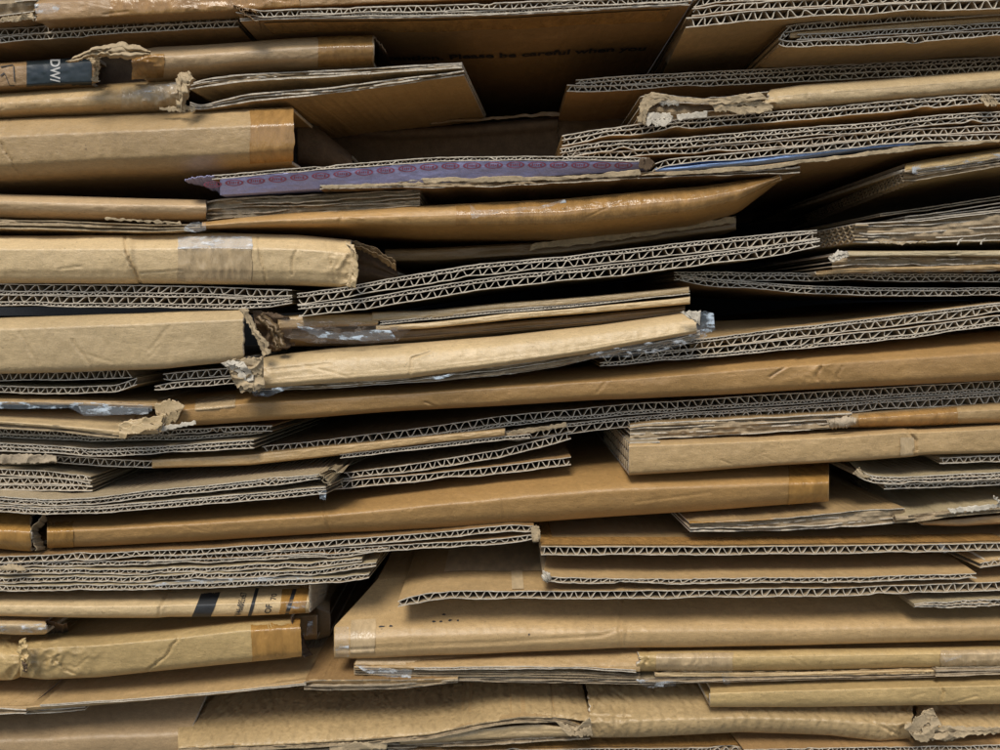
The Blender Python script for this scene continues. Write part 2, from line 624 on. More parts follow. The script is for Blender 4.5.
# ---------------------------------------------------------------- torn, layered edge (cut along the flutes)
def ragged(parent, top, bot, n=3, Y=0., L=.25, mat='kraft', botmat=None, amp=1., rag=1., name='panel', tilt=0., drift=0., side=None, cut='cut', lab=None, thick=(.7, 1.5), core=True):
    top, bot = extend(top), extend(bot)
    botmat = botmat or mat
    s = seed()
    Y = Y / 1000
    k = float(K(Y))
    x0, x1 = max(top[0][0], bot[0][0]), min(top[-1][0], bot[-1][0])
    xs = columns(x0, x1, 1.8)
    nc = len(xs)
    yt, yb = curve(top, xs), curve(bot, xs)
    V, F, M = [], [], []
    rnd = random.Random(int(s * 100))
    for i in range(n):
        t = i / max(1, n - 1)
        y = yt + t * (yb - yt)
        if 0 < i < n - 1:
            y = y + (yb - yt) / n * .55 * n1(xs / 63, s + i) + amp * .5 * n1(xs / 15, s + i + 9)
        y = y + amp * (.5 * n1(xs / 29, s + i + 20) + .3 * n1(xs / 8, s + i + 30))
        th = rnd.uniform(*thick) * k * (1 + .35 * n1(xs / 9, s + i + 40))
        jag = rag * .001 * (1.1 * n1(xs / 19, s + i + 50) + .7 * n1(xs / 6, s + i + 60) + .6 * n1(xs / 2.3, s + i + 70))
        tear = rag * .009 * np.clip(n1(xs / 33, s + i + 80) - .3, 0, 1)
        fy = Y + jag + tear + rnd.uniform(0, .003)
        p = P(xs, y, fy)
        X, z = p[:, 0], p[:, 2]
        B = np.full(nc, Y + L)
        rows = [np.stack([X, fy, z + th / 2], -1), np.stack([X, fy, z - th / 2], -1),
                np.stack([X + drift * L, B, z - th / 2 + tilt * L], -1), np.stack([X + drift * L, B, z + th / 2 + tilt * L], -1)]
        o = len(V) * nc
        V += rows
        for r in range(4):
            a, b2 = o + r * nc, o + ((r + 1) % 4) * nc
            mat_i = {0: 2, 1: 1 if i == n - 1 else 3, 2: 3, 3: 0 if i == 0 else 3}[r]
            for c in range(nc - 1):
                F.append((a + c, a + c + 1, b2 + c + 1, b2 + c))
                M.append(mat_i)
        F += [(o, o + nc, o + 2 * nc, o + 3 * nc), (o + nc - 1, o + 4 * nc - 1, o + 3 * nc - 1, o + 2 * nc - 1)]
        M += [2, 2]
    ob = mk(name, np.array(V), F, [mat, botmat, cut, 'flute'], M, parent, smooth=False)
    if lab:
        ob['label'] = lab
    if core:                                                            # the fluting seen along its length, a wavering wall between the liners
        nv = 9
        tv = np.linspace(0.04, .96, nv)
        XX, TT = np.meshgrid(xs, tv)
        YY = yt[None] + TT * (yb - yt)[None]
        dd = Y + .0035 + .0022 * n2(XX / 40, TT * n * 1.5, s + 90) + .0009 * n2(XX / 6, TT * 5, s + 91)
        G = P(XX, YY, dd)
        mk('fluting', G.reshape(-1, 3), grid_faces(nv, nc), ['flute'], None, ob, smooth=False)
    if side:                                                            # fluted cut side of the same board running back
        xe = x0 if side == 'L' else x1
        ya, yb_ = float(curve(top, np.array([xe]))[0]), float(curve(bot, np.array([xe]))[0])
        pa, pb = P(xe, ya, Y), P(xe, yb_, Y)
        nl = max(1, n - 1)
        V, F, off = [], [], 0
        for i in range(nl):
            d = np.arange(0, L * .8, .0007)
            za = pa[2] + (pb[2] - pa[2]) * (i + .1) / nl
            zb = pa[2] + (pb[2] - pa[2]) * (i + .9) / nl
            w = np.tanh(1.4 * np.sin(2 * np.pi * d / .0068 + i * 2 + .8 * n1(d * 60, s))) / .885
            z = (za + zb) / 2 + w * (za - zb) / 2 * .92
            gz, gy = np.gradient(z), np.gradient(d)
            l = np.hypot(gz, gy)
            th = .0003
            ny, nz = -gz / l * th, gy / l * th
            sx = -1 if side == 'L' else 1
            Xf = pa[0] + drift * d + sx * .0003
            Xb = Xf - sx * .008
            m = len(d)
            rows = [np.stack([Xf, Y + d + ny, z + nz + tilt * d], -1), np.stack([Xf, Y + d - ny, z - nz + tilt * d], -1),
                    np.stack([Xb, Y + d - ny, z - nz + tilt * d], -1), np.stack([Xb, Y + d + ny, z + nz + tilt * d], -1)]
            V += rows
            for a, b2 in ((0, 1), (1, 2), (3, 0)):
                F += [(off + a * m + c, off + a * m + c + 1, off + b2 * m + c + 1, off + b2 * m + c) for c in range(m - 1)]
            off += 4 * m
        mk('side_fluting', np.concatenate(V), F, ['flute'], None, ob, smooth=False)
    return ob


def scrap(parent, A, B, Y=0., amp=3., mat='torn', name='torn_flap', nu=40, nv=14, jit=1.6, freq=1., Yb=None, lab=None, curl=0., th=.0003, smooth=True):
    """A torn, crumpled piece of liner (several thin frayed plies), or of tape or film (one smooth sheet), between outlines A and B of the photograph."""
    film = mat.startswith('film') or mat.startswith('tape')
    if film:
        amp, jit, freq = amp * .4, jit * .5, freq * .6
    plies = 3 if (not film and nv >= 9 and mat.startswith(('torn', 'flute', 'kraft'))) else 1
    nu = int(nu * 1.5)

    def line(pts, u):
        q = np.array(pts, float)
        d = np.concatenate([[0], np.cumsum(np.hypot(*np.diff(q[:, :2], axis=0).T))])
        d /= d[-1]
        return np.stack([np.interp(u, d, q[:, i]) for i in range(2)], -1)
    VV, FF, off = [], [], 0
    for ply in range(plies):
        s = seed()
        u = np.linspace(0, 1, nu)
        v = np.linspace(0, 1, nv)
        a, b = line(A, u), line(B, u)
        c0, c1 = (0, 1) if ply == 0 else ((.0, .55) if ply == 1 else (.5, 1.04))
        lo = c0 + (.16 * n1(u * 9, s + 30) if ply else 0)
        hi = c1 + (.22 * n1(u * 8, s + 31) if plies > 1 else 0)
        a, b = a + lo[:, None] * (b - a) if ply else a, a + (hi[:, None] if plies > 1 else 1) * (b - a)
        fr = .45 if not film else 0.
        a = a + jit * np.stack([n1(u * 17, s), n1(u * 21, s + 1)], -1) + fr * np.stack([n1(u * nu / 2, s + 32), n1(u * nu / 1.6, s + 33)], -1)
        b = b + jit * np.stack([n1(u * 19, s + 2), n1(u * 23, s + 3)], -1) + 1.6 * fr * np.stack([n1(u * nu / 2, s + 34), n1(u * nu / 1.6, s + 35)], -1)
        px = a[None] + v[:, None, None] * (b - a)[None]
        x, y = px[..., 0], px[..., 1]
        r = .9 * (1 - np.abs(n2(x / 22 * freq + y / 30 * freq, y / 15 * freq - x / 50, s + 4))) ** 1.5 + .22 * (1 - np.abs(n2(x / 8 * freq, y / 6 * freq - x / 14 * freq, s + 5))) ** 3
        if not film:
            r = r + .04 * n2(x / 2.5, y / 2.5, s + 6)
        Yv = Y if Yb is None else Y + v[:, None] * (Yb - Y)
        d = (Yv - amp * .8 * r - curl * np.sin(v * np.pi)[:, None] - 1.1 * ply) / 1000
        G = P(x, y, d)
        VV.append(G.reshape(-1, 3))
        FF += grid_faces(nv, nu, off)
        off += nv * nu
    o = mk(name, np.concatenate(VV), FF, [mat], None, parent, smooth=smooth, solid=th)
    if lab:
        o['label'] = lab
    return o
# ================================================================ materials
kraft('kraft', (.44, .290, .132))
kraft('kraft_light', (.535, .385, .20), wash=.3)
kraft('kraft_pink', (.45, .305, .16), wash=.1, rough=.42)
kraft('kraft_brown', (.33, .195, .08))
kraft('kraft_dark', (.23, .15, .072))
kraft('kraft_grey', (.42, .33, .19), wash=.4)
kraft('kraft_orange', (.44, .252, .088), wash=.1)
kraft('kraft_shaded', (.355, .275, .165), wash=.4)  # darker kraft for the left stack, its shade put into the colour
kraft('kraft_yellow', (.475, .328, .14))
kraft('kraft_wash', (.49, .34, .162), wash=1.3)
kraft('lilac_print', (.42, .40, .61), wash=.1, rough=.4, scuff=1.0)
kraft('blue_print', (.30, .43, .70), wash=.1, rough=.4, scuff=1.4)
paper('cut', (.62, .535, .415))
paper('flute', (.36, .27, .165))
paper('torn', (.43, .325, .195))
paper('torn_white', (.58, .51, .40))
paper('edge_dull', (.45, .355, .24))
paper('inner_shade', (.13, .085, .05))  # card inside open ends and the recess, darkened to paint in their shade
tape_mat('tape', (.36, .195, .062), rough=.14)
tape_mat('tape_amber', (.36, .19, .05), rough=.15, wrinkle=.4)
tape_mat('tape_pale', (.48, .345, .19), rough=.14)
tape_mat('tape_flat', (.50, .37, .21), rough=.3, wrinkle=.08)
tape_mat('film_glare', (.70, .72, .73), rough=.1, clear=.55, wrinkle=.5)  # white reflection on a tape, put into the colour
tape_mat('film', (.42, .43, .43), rough=.08, clear=.96, wrinkle=.7)
tape_mat('film_white', (.66, .67, .66), rough=.1, clear=.9, wrinkle=.7)
tape_mat('film_blue', (.60, .68, .74), rough=.08, clear=.93, wrinkle=.8)
tape_mat('film_dark', (.20, .15, .11), rough=.08, clear=.85, wrinkle=.8)
ink('black_ink', (.018, .019, .02))
ink('teal_ink', (.010, .020, .024), .4)
ink('white_ink', (.60, .57, .52))
ink('red_ink', (.42, .11, .17))
ink('print_ink', (.03, .027, .025))

BOX, SHEET, TORN = 'flattened box', 'cardboard sheet', 'torn box'
SW = [(7.2, 12.5)]                              # single wall
DW = [(3.4, 7.5), (7.4, 13.5)]                  # double wall: fine flute over coarse flute
DWR = [(7.2, 13), (3.4, 7.5)]


def t(label, cat, x, y, Y, name=None):
    return thing(name or {BOX: 'flattened_box', SHEET: 'cardboard_sheet', TORN: 'torn_box'}[cat], label, cat, (x, y), Y)


# ================================================================ top of the stack, left
e = t('taped kraft fold along the very top, scrap of white tape at its torn left end', BOX, 300, 8, 0)
f = fold(e, [(33, 0), (100, -4), (250, -8), (480, -14), (690, -18)], [(33, 24), (60, 22), (250, 12), (300, 8.5), (400, 3.5), (500, 0), (690, -8)], FLATF, 0, mat='kraft_brown', ragl=8)
tape(f, 110, 300, 'tape', .1, .95, wr=.6)
scrap(e, [(34, 4), (48, 3), (60, 5)], [(36, 13), (48, 14), (57, 12)], -4, 3, 'film_white', 'plastic_film', lab='crumpled white clear tape at the torn end')
ragged(e, [(0, -14), (36, -14)], [(0, 22), (36, 17)], 5, 4, mat='kraft_brown', lab='torn layered end')
scrap(e, [(0, 18), (20, 15), (34, 13)], [(0, 22), (18, 21), (34, 19)], 1, 3, 'torn')

e = t('two fluted edges under the taped top fold, ending beside a pointed torn corner', BOX, 120, 30, 12)
board(e, [(0, 29), (120, 21), (238, 13.5)], [(6, 10.5)], 13, top='kraft_brown', rag=.8, lean=.4)
board(e, [(0, 37), (120, 28), (238, 20.5)], [(5, 9)], 12, top='kraft_brown', rag=.6, lean=-.3)

e = t('wide box with Please be careful printed on its shaded underside, pointed torn corner', BOX, 450, 12, 14)
b = board(e, [(236, 7), (262, 11), (300, 9), (400, 6), (500, 3), (600, -.5), (692, -4)], [(5.6, 10)], -1, L=.5, top='kraft_brown', rag=.7, lean=.1)
board(e, [(300, 13.5), (420, 12.5), (500, 10), (600, 5), (690, 1)], [(3.2, 6.5)], -.5, L=.5, top='kraft_brown', rag=.6)
b2 = board(e, [(240, 19), (300, 16.6), (420, 15.6), (500, 13), (600, 8), (688, 3.5)], [(1.6, 5)], 0, L=.5, top='kraft_brown', rag=.4, lab='printed underside panel')
patch(e, b2.under, 262, 672, .003, .020, 'tape', 'tape_strip', nu=120, nv=8, rough_edge=.003)
lettering(e, lambda u, v: b2.under(u, v), 'Attention. Please be careful when you', .0125,
          lambda X, Y: (349 + X / SCALE * 1.0, .0715 - Y), 'print_ink', lab='black line of lettering Please be careful when you', bold=.03)
scrap(e, [(234, 5), (242, 9), (256, 12)], [(238, 11), (250, 20), (262, 34)], -3, 1.2, 'kraft_brown', Yb=26, nu=20, lab='pointed torn corner')

# top right
e = t('topmost double board on the right with tall fluted edges and a bare underside', BOX, 850, 10, 0)
board(e, [(694, 0), (720, -5), (860, -12), (1000, -17)], [(6.6, 12)], 4, L=.5, top='kraft', rag=.8)
board(e, [(692, 9), (720, 5), (750, 2), (860, -3), (1000, -8)], [(6.6, 12)], 2, top='kraft', rag=.8, lean=.5)
board(e, [(686, 18), (700, 17), (750, 11), (860, 5.5), (1000, -1)], [(8.4, 13.5)], 0, L=.4, drift=.06, top='kraft', rag=.7, lean=.2)

e = t('board wrapped round on itself at upper right, three fluted edges curving at its left end', BOX, 890, 35, 8)
board(e, [(786, 27), (800, 24), (880, 18), (1000, 9.5)], [(5, 9)], 9, top='kraft', lean=.2, rag=.8)
fold(e, [(790, 32), (880, 25), (1000, 16)], [(790, 39), (880, 32), (1000, 22)], FLATF, 10, mat='kraft')
board(e, [(797, 35), (880, 30), (1000, 22.5)], [(4.6, 8.5)], 8.6, top='kraft', lean=.3)
board(e, [(779, 38), (786, 41), (810, 41), (880, 37.5), (1000, 30)], [(5.4, 10)], 8, L=.4, top='kraft', lean=.2, rag=.8)
board(e, [(779, 40), (783, 33), (790, 27)], [(5.5, 9)], 8, top='kraft', sm=2, L=.4)

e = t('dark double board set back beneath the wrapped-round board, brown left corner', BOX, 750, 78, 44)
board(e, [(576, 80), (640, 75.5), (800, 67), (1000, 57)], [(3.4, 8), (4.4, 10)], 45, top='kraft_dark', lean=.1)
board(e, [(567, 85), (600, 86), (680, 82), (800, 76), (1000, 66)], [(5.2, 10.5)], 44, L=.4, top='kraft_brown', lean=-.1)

e = t('smooth tan fold with a torn-open left end showing white shreds, upper right', TORN, 830, 90, 10)
f = fold(e, [(762, 91), (800, 85), (880, 79), (1000, 70)], [(762, 111), (800, 109.5), (880, 103), (1000, 93)], ROUND, 10, mat='kraft_light', ragl=10,
         creases=[([(808, 86), (806, 108)], 2.2, .7), ([(820, 92), (832, 91)], 1.5, .6)], crumple=[(772, 100, 16, 1.6)])
ragged(e, [(640, 97), (655, 93), (700, 99), (768, 92)], [(640, 124), (700, 120), (768, 111)], 4, 13, mat='kraft', amp=2.4, rag=2.5, lab='torn open end')
scrap(e, [(638, 122), (640, 103), (650, 92)], [(645, 125), (648, 108), (668, 97)], 7, 1.8, 'torn', nu=26, lab='curled torn end')
scrap(e, [(659, 98), (679, 99)], [(660, 105), (678, 106)], 7, 1.5, 'torn_white', nu=14, nv=8, lab='bright bared paper')
scrap(e, [(648, 113), (668, 113), (672, 116)], [(646, 124), (660, 125), (670, 122)], 7, 1.8, 'torn_white', nu=22, lab='bright bared paper')
scrap(e, [(676, 114), (708, 111)], [(678, 120), (706, 118)], 7, 2, 'torn_white', nu=18, nv=8, lab='bright bared paper')
scrap(e, [(652, 92), (676, 97), (715, 100), (760, 92)], [(650, 97), (676, 101), (715, 104), (768, 99)], 7, 2, 'torn', nu=50)
scrap(e, [(712, 106), (735, 100), (760, 101), (772, 106)], [(716, 111), (740, 113), (772, 111)], 7, 2, 'torn', nu=40)

e = t('coarse fluted board directly beneath the tan fold with the torn-open end', SHEET, 780, 112, 12)
board(e, [(562, 136), (600, 129), (660, 121.5), (760, 113), (870, 103), (960, 95), (1000, 95)], [(4, 9), (5.4, 12)], 12, L=.3, top='kraft', lean=.3, rag=1)
scrap(e, [(980, 98), (988, 94), (990, 96)], [(984, 104), (993, 106), (999, 103)], 6, 3, 'torn', nu=18)

e = t('ragged double fluted box directly above the blue-printed board', BOX, 780, 135, 8)
board(e, [(560, 149), (600, 142), (680, 138), (760, 131), (880, 122), (950, 114), (1000, 112)], [(4, 8), (5, 11)], 8, top='kraft', lean=.5, rag=1.3)
board(e, [(569, 154), (620, 151.5), (700, 147), (800, 140), (900, 130), (1000, 125)], [(5.6, 11)], 9, top='kraft_brown', lean=.5, rag=.8)

e = t('fluted board with a bright blue printed face, torn brown liner hanging under the blue', SHEET, 830, 152, 4)
b = board(e, [(655, 164), (665, 160), (760, 151), (880, 138.5), (930, 135.5), (1000, 134)], [(6, 12)], 4, top='kraft', bot='blue_print', lean=.3, rag=.6)
f = fold(e, [(655, 169), (690, 166), (760, 158.5), (850, 148), (915, 143)], [(655, 173), (690, 170), (760, 164), (850, 152), (915, 144.5)], [(0, 1), (.5, 0), (1, 3)], 4.5, mat='blue_print', name='blue_liner', th=.0006, dbot=.05)
scrap(e, [(650, 173), (700, 170), (760, 165), (850, 154), (920, 145), (1000, 139)], [(640, 176), (700, 174), (760, 169), (850, 158), (920, 149), (1000, 142)], 2, 1.6, 'torn', 'torn_liner', nu=130, nv=8, jit=1.5)
fold(e, [(640, 174), (700, 172), (760, 167), (850, 156), (920, 147), (1000, 141)], [(640, 179), (700, 177), (760, 172), (850, 161), (920, 152), (1000, 146)], [(0, 0), (.5, 2), (1, 12)], 4, mat='kraft_brown', L=.4, th=.001, name='lower_liner')

e = t('lilac printed panel with a row of red oval marks under its fluted edge', SHEET, 420, 170, 0)
board(e, [(212, 175.5), (300, 168), (400, 160), (440, 157.5), (520, 156.5), (650, 158)], [(3.4, 8.5)], 2, L=.26, top='kraft', bot='kraft', rag=.9, lean=.2, wob=.3)
f = fold(e, [(206, 180), (300, 172.8), (400, 164.8), (440, 162), (520, 161), (648, 162)], [(220, 195), (300, 190), (400, 185), (520, 178), (648, 170)], [(0, 0), (.3, 1.5), (1, 7)], 2.4, mat='lilac_print', name='lilac_flap', th=.001, L=.02, amp=.4, wob=.2)
for i in range(20):
    x = 213 + i * 21.6
    cy = float(f.yt(np.array([x]))[0]) + 5.2 - i * .08
    a = np.linspace(0, 2 * np.pi, 33)
    ring = np.concatenate([f.at(x + 9.2 * q * np.cos(a), cy + 3.2 * q * np.sin(a) - .02 * 9.2 * q * np.cos(a)) for q in (1, .78)])
    F = [(c, c + 1, 33 + c + 1, 33 + c) for c in range(32)]
    for dx, wdt, hh in [(-4.6, 1.5, 1.5), (-2.4, 1.1, 1.1), (-.5, 1.2, 1.3), (1.5, 1.1, 1.0), (4, 1.8, 1.5)]:     # a worn word-like squiggle
        o_ = len(ring)
        ring = np.concatenate([ring, f.at(x + dx + np.array([-wdt, wdt, wdt, -wdt]) / 2, cy + np.array([hh, hh * .7, -hh, -hh * .8]))])
        F.append((o_, o_ + 1, o_ + 2, o_ + 3))
    mk('oval_mark', ring, F, ['red_ink'], None, f.ob, smooth=False)
scrap(e, [(184, 180), (198, 177), (214, 176)], [(188, 183), (205, 187), (222, 195)], 2, 1.0, 'lilac_print', 'torn_corner', nu=22, Yb=24)
scrap(e, [(640, 159), (650, 158), (654, 163)], [(640, 168), (648, 170), (653, 168)], 1, 1.5, 'inner_shade', 'torn_corner', nu=14, nv=8)

e = t('long thin board with a pale torn edge lying right under the lilac panel', SHEET, 560, 182, 5)
ragged(e, [(320, 186), (400, 182), (426, 178), (500, 181), (560, 178), (660, 171), (720, 174), (800, 167)], [(320, 189), (400, 187), (470, 187), (560, 183), (660, 177), (800, 172)], 2, 5, L=.3, mat='kraft', botmat='kraft_brown', amp=1.6, rag=1.5)
scrap(e, [(322, 186), (360, 184), (424, 182)], [(322, 189), (370, 187), (424, 185)], 3, 1.0, 'torn', 'torn_liner', nu=60, nv=6)
scrap(e, [(422, 178), (470, 178), (505, 176), (560, 176), (640, 170)], [(424, 183), (470, 182), (505, 182), (560, 180), (640, 175)], 2, 1.6, 'torn', 'torn_liner', nu=100, nv=7)

# ================================================================ upper left
e = t('torn box with a dark teal printed band and white letters DW, liner curled back', TORN, 190, 62, 22)
f = fold(e, [(0, 63), (50, 60), (100, 56)], [(0, 90), (50, 87), (104, 85)], FLATF, 12, mat='kraft_brown', ragr=8)
stripe(f, 27, 92, 0, 1, 'teal_ink', 'printed_band', lab='dark teal printed band')
lettering(e, f.at, 'DW/', 17, lambda X, Y: (51 + Y * .8, 59 + X * .66), 'white_ink', lab='white letters DW/', bold=.02)
for pts in ([(1, 67), (14, 65), (15, 82)], [(1, 76), (5, 73), (10, 86), (15, 86)]):
    q = np.array(pts, float)
    xx = np.interp(np.linspace(0, 1, 30), np.linspace(0, 1, len(q)), q[:, 0])
    yy = np.interp(np.linspace(0, 1, 30), np.linspace(0, 1, len(q)), q[:, 1])
    V = np.concatenate([f.at(xx - .5, yy - .5), f.at(xx + .5, yy + .5)])
    mk('printed_line', V, [(c, c + 1, 30 + c + 1, 30 + c) for c in range(29)], ['print_ink'], None, e, smooth=False)
f = fold(e, [(140, 50), (155, 47), (200, 45), (300, 38), (374, 35)], [(140, 80), (155, 79), (250, 70), (374, 66)], [(0, 14), (.12, 5), (.3, .6), (.4, 0), (.6, 1), (.75, 3), (1, 12)], 8, mat='kraft_pink', ragl=9, crumple=[(150, 62, 12, 1.6)])
tape(f, 318, 373, 'tape', .0, 1.)
tape(f, 132, 165, 'tape', .25, .98, wr=1.2, lab='brown tape at the torn hole')
scrap(e, [(70, 60), (84, 52), (100, 46), (122, 43), (138, 46), (152, 51)], [(67, 63), (86, 58), (100, 56), (122, 58), (138, 56), (150, 55)], 3, 4, 'torn', 'torn_flap', nu=56, nv=16, curl=5, lab='curled torn liner over the hole')
scrap(e, [(86, 58), (92, 62), (95, 72), (92, 80)], [(100, 57), (98, 66), (99, 74), (97, 83)], 9, 3, 'torn', 'torn_flap', nu=30, nv=10)
patch(e, lambda u, v: P(u, v, .034), 92, 152, 55, 86, 'inner_shade', 'hole_shade')  # flat dark sheet stands in for the shade inside the torn hole
scrap(e, [(374, 37), (380, 44), (386, 52)], [(374, 64), (382, 66), (392, 66)], 10, 1.2, 'inner_shade', 'inner_flap', Yb=70, nu=24)

e = t('box under the teal-banded one, crumpled knot mid-length and open layered right half', TORN, 240, 95, 12)
f = fold(e, [(0, 92), (60, 87), (182, 79)], [(0, 117), (80, 113), (184, 109)], [(0, 16), (.12, 6), (.4, .6), (.55, 0), (.8, 1.5), (1, 8)], 12, mat='kraft', crumple=[(170, 95, 26, 1.3)])
tape(f, 122, 182, 'tape_pale', .15, .95, wr=1.8)
ragged(e, [(186, 85), (205, 79), (240, 75), (330, 71), (462, 63)], [(190, 89), (205, 86), (240, 81), (330, 76), (464, 67)], 3, 11, L=.12, drift=.1, mat='kraft_light', rag=1.2, amp=1.0, lab='upper open panel')
ragged(e, [(186, 101), (200, 106), (250, 94), (330, 88), (400, 79), (464, 71)], [(190, 108), (200, 109), (250, 101), (330, 93), (400, 84), (466, 74)], 3, 12, L=.11, drift=.1, mat='kraft_light', botmat='kraft', rag=1.2, amp=1.0, lab='lower open panel')
scrap(e, [(176, 82), (180, 73), (190, 72)], [(182, 108), (186, 98), (194, 80)], 6, 5, 'torn', 'torn_flap', nu=34, nv=14, curl=3)
scrap(e, [(176, 100), (184, 104), (196, 108)], [(176, 108), (184, 110), (196, 111)], 7, 4, 'torn', 'torn_flap', nu=26, nv=8)
scrap(e, [(158, 107), (175, 107), (184, 110)], [(160, 110), (175, 112), (186, 112)], 9, 2, 'torn', 'torn_flap', nu=22, nv=6)
scrap(e, [(132, 92), (150, 86), (176, 82)], [(134, 95), (152, 91), (178, 92)], 7, 2.2, 'film_white', 'plastic_film', nu=30, nv=8, lab='shiny tape wrinkles')

e = t('thick smooth box with a bright sloped top and shiny taped round right end', BOX, 150, 140, 4)
f = fold(e, [(0, 119), (100, 115), (200, 111), (292, 107)], [(0, 180), (100, 174), (200, 170), (299, 164)],
         [(0, 17), (.05, 11), (.28, .6), (.33, 0), (.72, .6), (.78, 2), (.92, 7), (1, 13)], 4, mat='kraft', amp=.5, drift=.02,
         creases=[([(10, 118), (0, 138)], 1.8, .9), ([(-2, 138), (20, 175)], 1.8, .9)], wob=.25)
tape(f, 250, 294, 'tape', .02, .95)
fold(e, [(297, 112), (320, 128), (352, 155)], [(297, 164), (320, 168), (352, 170)], ROUND, 60, mat='inner_shade', name='inner_flap')

e = t('recessed box in painted shade with a rolled lip deep in the gap above the lilac panel', BOX, 480, 125, 82)
fold(e, [(322, 125), (372, 126), (386, 128), (470, 124), (560, 116)], [(322, 175), (470, 175), (566, 170)], [(0, 8), (.05, 1), (.12, 0), (.2, 1.5), (.3, 7), (1, 14)], 112, mat='inner_shade', ragr=4)  # near-black colour paints the shade of the gap onto this box
fold(e, [(556, 118), (580, 114), (640, 107)], [(556, 170), (580, 170), (660, 165)], [(0, 8), (.05, 1), (.2, 2), (1, 10)], 116, mat='inner_shade')
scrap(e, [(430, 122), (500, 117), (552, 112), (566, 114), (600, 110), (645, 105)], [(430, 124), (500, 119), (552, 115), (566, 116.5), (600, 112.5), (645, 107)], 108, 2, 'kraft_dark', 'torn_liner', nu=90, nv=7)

# ================================================================ middle left
e = t('smooth pinkish folded box with a square cut end just under the lilac panel at left', BOX, 100, 208, 8)
fold(e, [(0, 194), (100, 197), (208, 200)], [(0, 217), (100, 219), (206, 219)], [(0, 14), (.12, 5), (.3, .5), (.45, 0), (.75, 2), (1, 10)], 8, mat='kraft_pink', amp=.3, wob=.2)

e = t('rough layered brown edge next to the pinkish fold, grey fibres showing', SHEET, 310, 205, 13)
ragged(e, [(207, 203), (215, 200), (300, 196), (420, 191)], [(207, 219), (300, 214), (420, 205)], 5, 14, mat='kraft_dark', amp=1.8, rag=1.2, cut='edge_dull')

e = t('long brown box whose glossy taped fold narrows to a point on the right', TORN, 450, 215, 6)
ragged(e, [(0, 220), (60, 221), (150, 225), (200, 225)], [(0, 228), (60, 229), (150, 232), (202, 229)], 3, 8, mat='kraft_light', amp=1.0, rag=.7, cut='torn', lab='layered pale left edge')
scrap(e, [(104, 217), (140, 220), (180, 222)], [(106, 219), (140, 222), (182, 224.5)], 6, 1.4, 'torn', 'torn_liner', nu=40, nv=6)
f = fold(e, [(202, 222), (240, 217), (330, 210), (420, 206), (560, 199), (700, 186), (781, 175)], [(202, 232), (240, 233), (330, 234), (420, 238), (560, 240), (690, 226), (738, 213), (781, 180)],
         [(0, 12), (.1, 4), (.3, .4), (.42, 0), (.6, 2), (.68, 8), (1, 42)], 6, mat='kraft_orange', amp=.9, creases=[([(350, 208), (335, 228)], 3, .6)], dbot=.02)
tape(f, 456, 778, 'tape', .04, .62, wr=.35)
scrap(e, [(470, 205), (476, 210), (500, 209), (540, 206), (566, 199)], [(472, 219), (480, 217), (500, 212), (540, 209), (566, 202)], 4, 1.6, 'film_white', 'plastic_film', nu=56, nv=6, lab='white wrinkles in the brown tape')
scrap(e, [(184, 226), (194, 222), (206, 223)], [(184, 231), (196, 232), (206, 230)], 3, 3, 'film_white', 'plastic_film', nu=24, nv=10, lab='crumpled white tape')

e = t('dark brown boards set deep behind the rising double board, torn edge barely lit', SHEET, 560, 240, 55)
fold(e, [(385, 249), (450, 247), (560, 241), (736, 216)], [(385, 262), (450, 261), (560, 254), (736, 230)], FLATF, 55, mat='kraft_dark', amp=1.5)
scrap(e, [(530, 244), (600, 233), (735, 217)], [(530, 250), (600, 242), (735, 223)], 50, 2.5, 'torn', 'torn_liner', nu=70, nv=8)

e = t('fat wrinkled box with a bright shiny tape patch and a crushed right end', BOX, 180, 260, 0)
f = fold(e, [(0, 236), (120, 235.5), (220, 233), (300, 235), (352, 240)], [(0, 283), (120, 283.5), (220, 284), (300, 285), (357, 288)],
         [(0, 17), (.05, 12), (.27, .8), (.33, 0), (.7, .6), (.76, 1.6), (.93, 4), (1, 9)], 0, mat='kraft_light', amp=.8,
         creases=[([(125, 236), (127, 252), (132, 266), (140, 284)], 2.4, 1.9), ([(258, 236), (261, 262), (266, 285)], 1.8, 1.1), ([(302, 240), (293, 258), (291, 274)], 1.6, .9),
                  ([(326, 240), (331, 262), (334, 282)], 1.5, .9), ([(58, 269), (82, 266)], 1.2, .6), ([(140, 273), (182, 270)], 1.2, .6)], steps=[(132, 3, -1.6)], crumple=[(345, 262, 14, 1.6)], ragr=3)
tape(f, 178, 252, 'tape_pale', .26, .95, wr=.9, lab='clear brownish tape on the front')
tape(f, 178, 252, 'film_glare', .06, .30, wr=1.6, lab='painted white highlight on the tape', gap=.0008)
scrap(e, [(344, 242), (352, 250), (350, 270), (346, 286)], [(354, 246), (358, 258), (357, 272), (355, 288)], 0, 3, 'kraft_light', 'torn_flap', nu=40, nv=10)
fold(e, [(352, 242), (372, 252), (398, 272)], [(352, 284), (372, 284), (398, 284)], [(0, 10), (.3, 2), (.5, 6), (.7, 1), (1, 12)], 34, mat='inner_shade', name='inner_flap', amp=3)
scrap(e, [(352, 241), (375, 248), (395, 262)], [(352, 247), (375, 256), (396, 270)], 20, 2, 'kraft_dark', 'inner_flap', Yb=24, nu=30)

e = t('level pair of fluted boards under the fat box with the shiny tape patch', BOX, 150, 295, 10)
board(e, [(0, 284), (140, 285.5), (230, 287.5), (292, 290)], DWR, 10, top='kraft_grey', lean=.9, rag=.4, liner=.85, ends=[(296, 26)])
board(e, [(0, 295), (140, 296.5), (230, 297), (292, 296)], DWR, 10, top='kraft_grey', lean=.9, rag=.4, liner=.85, ends=[(296, 26)])

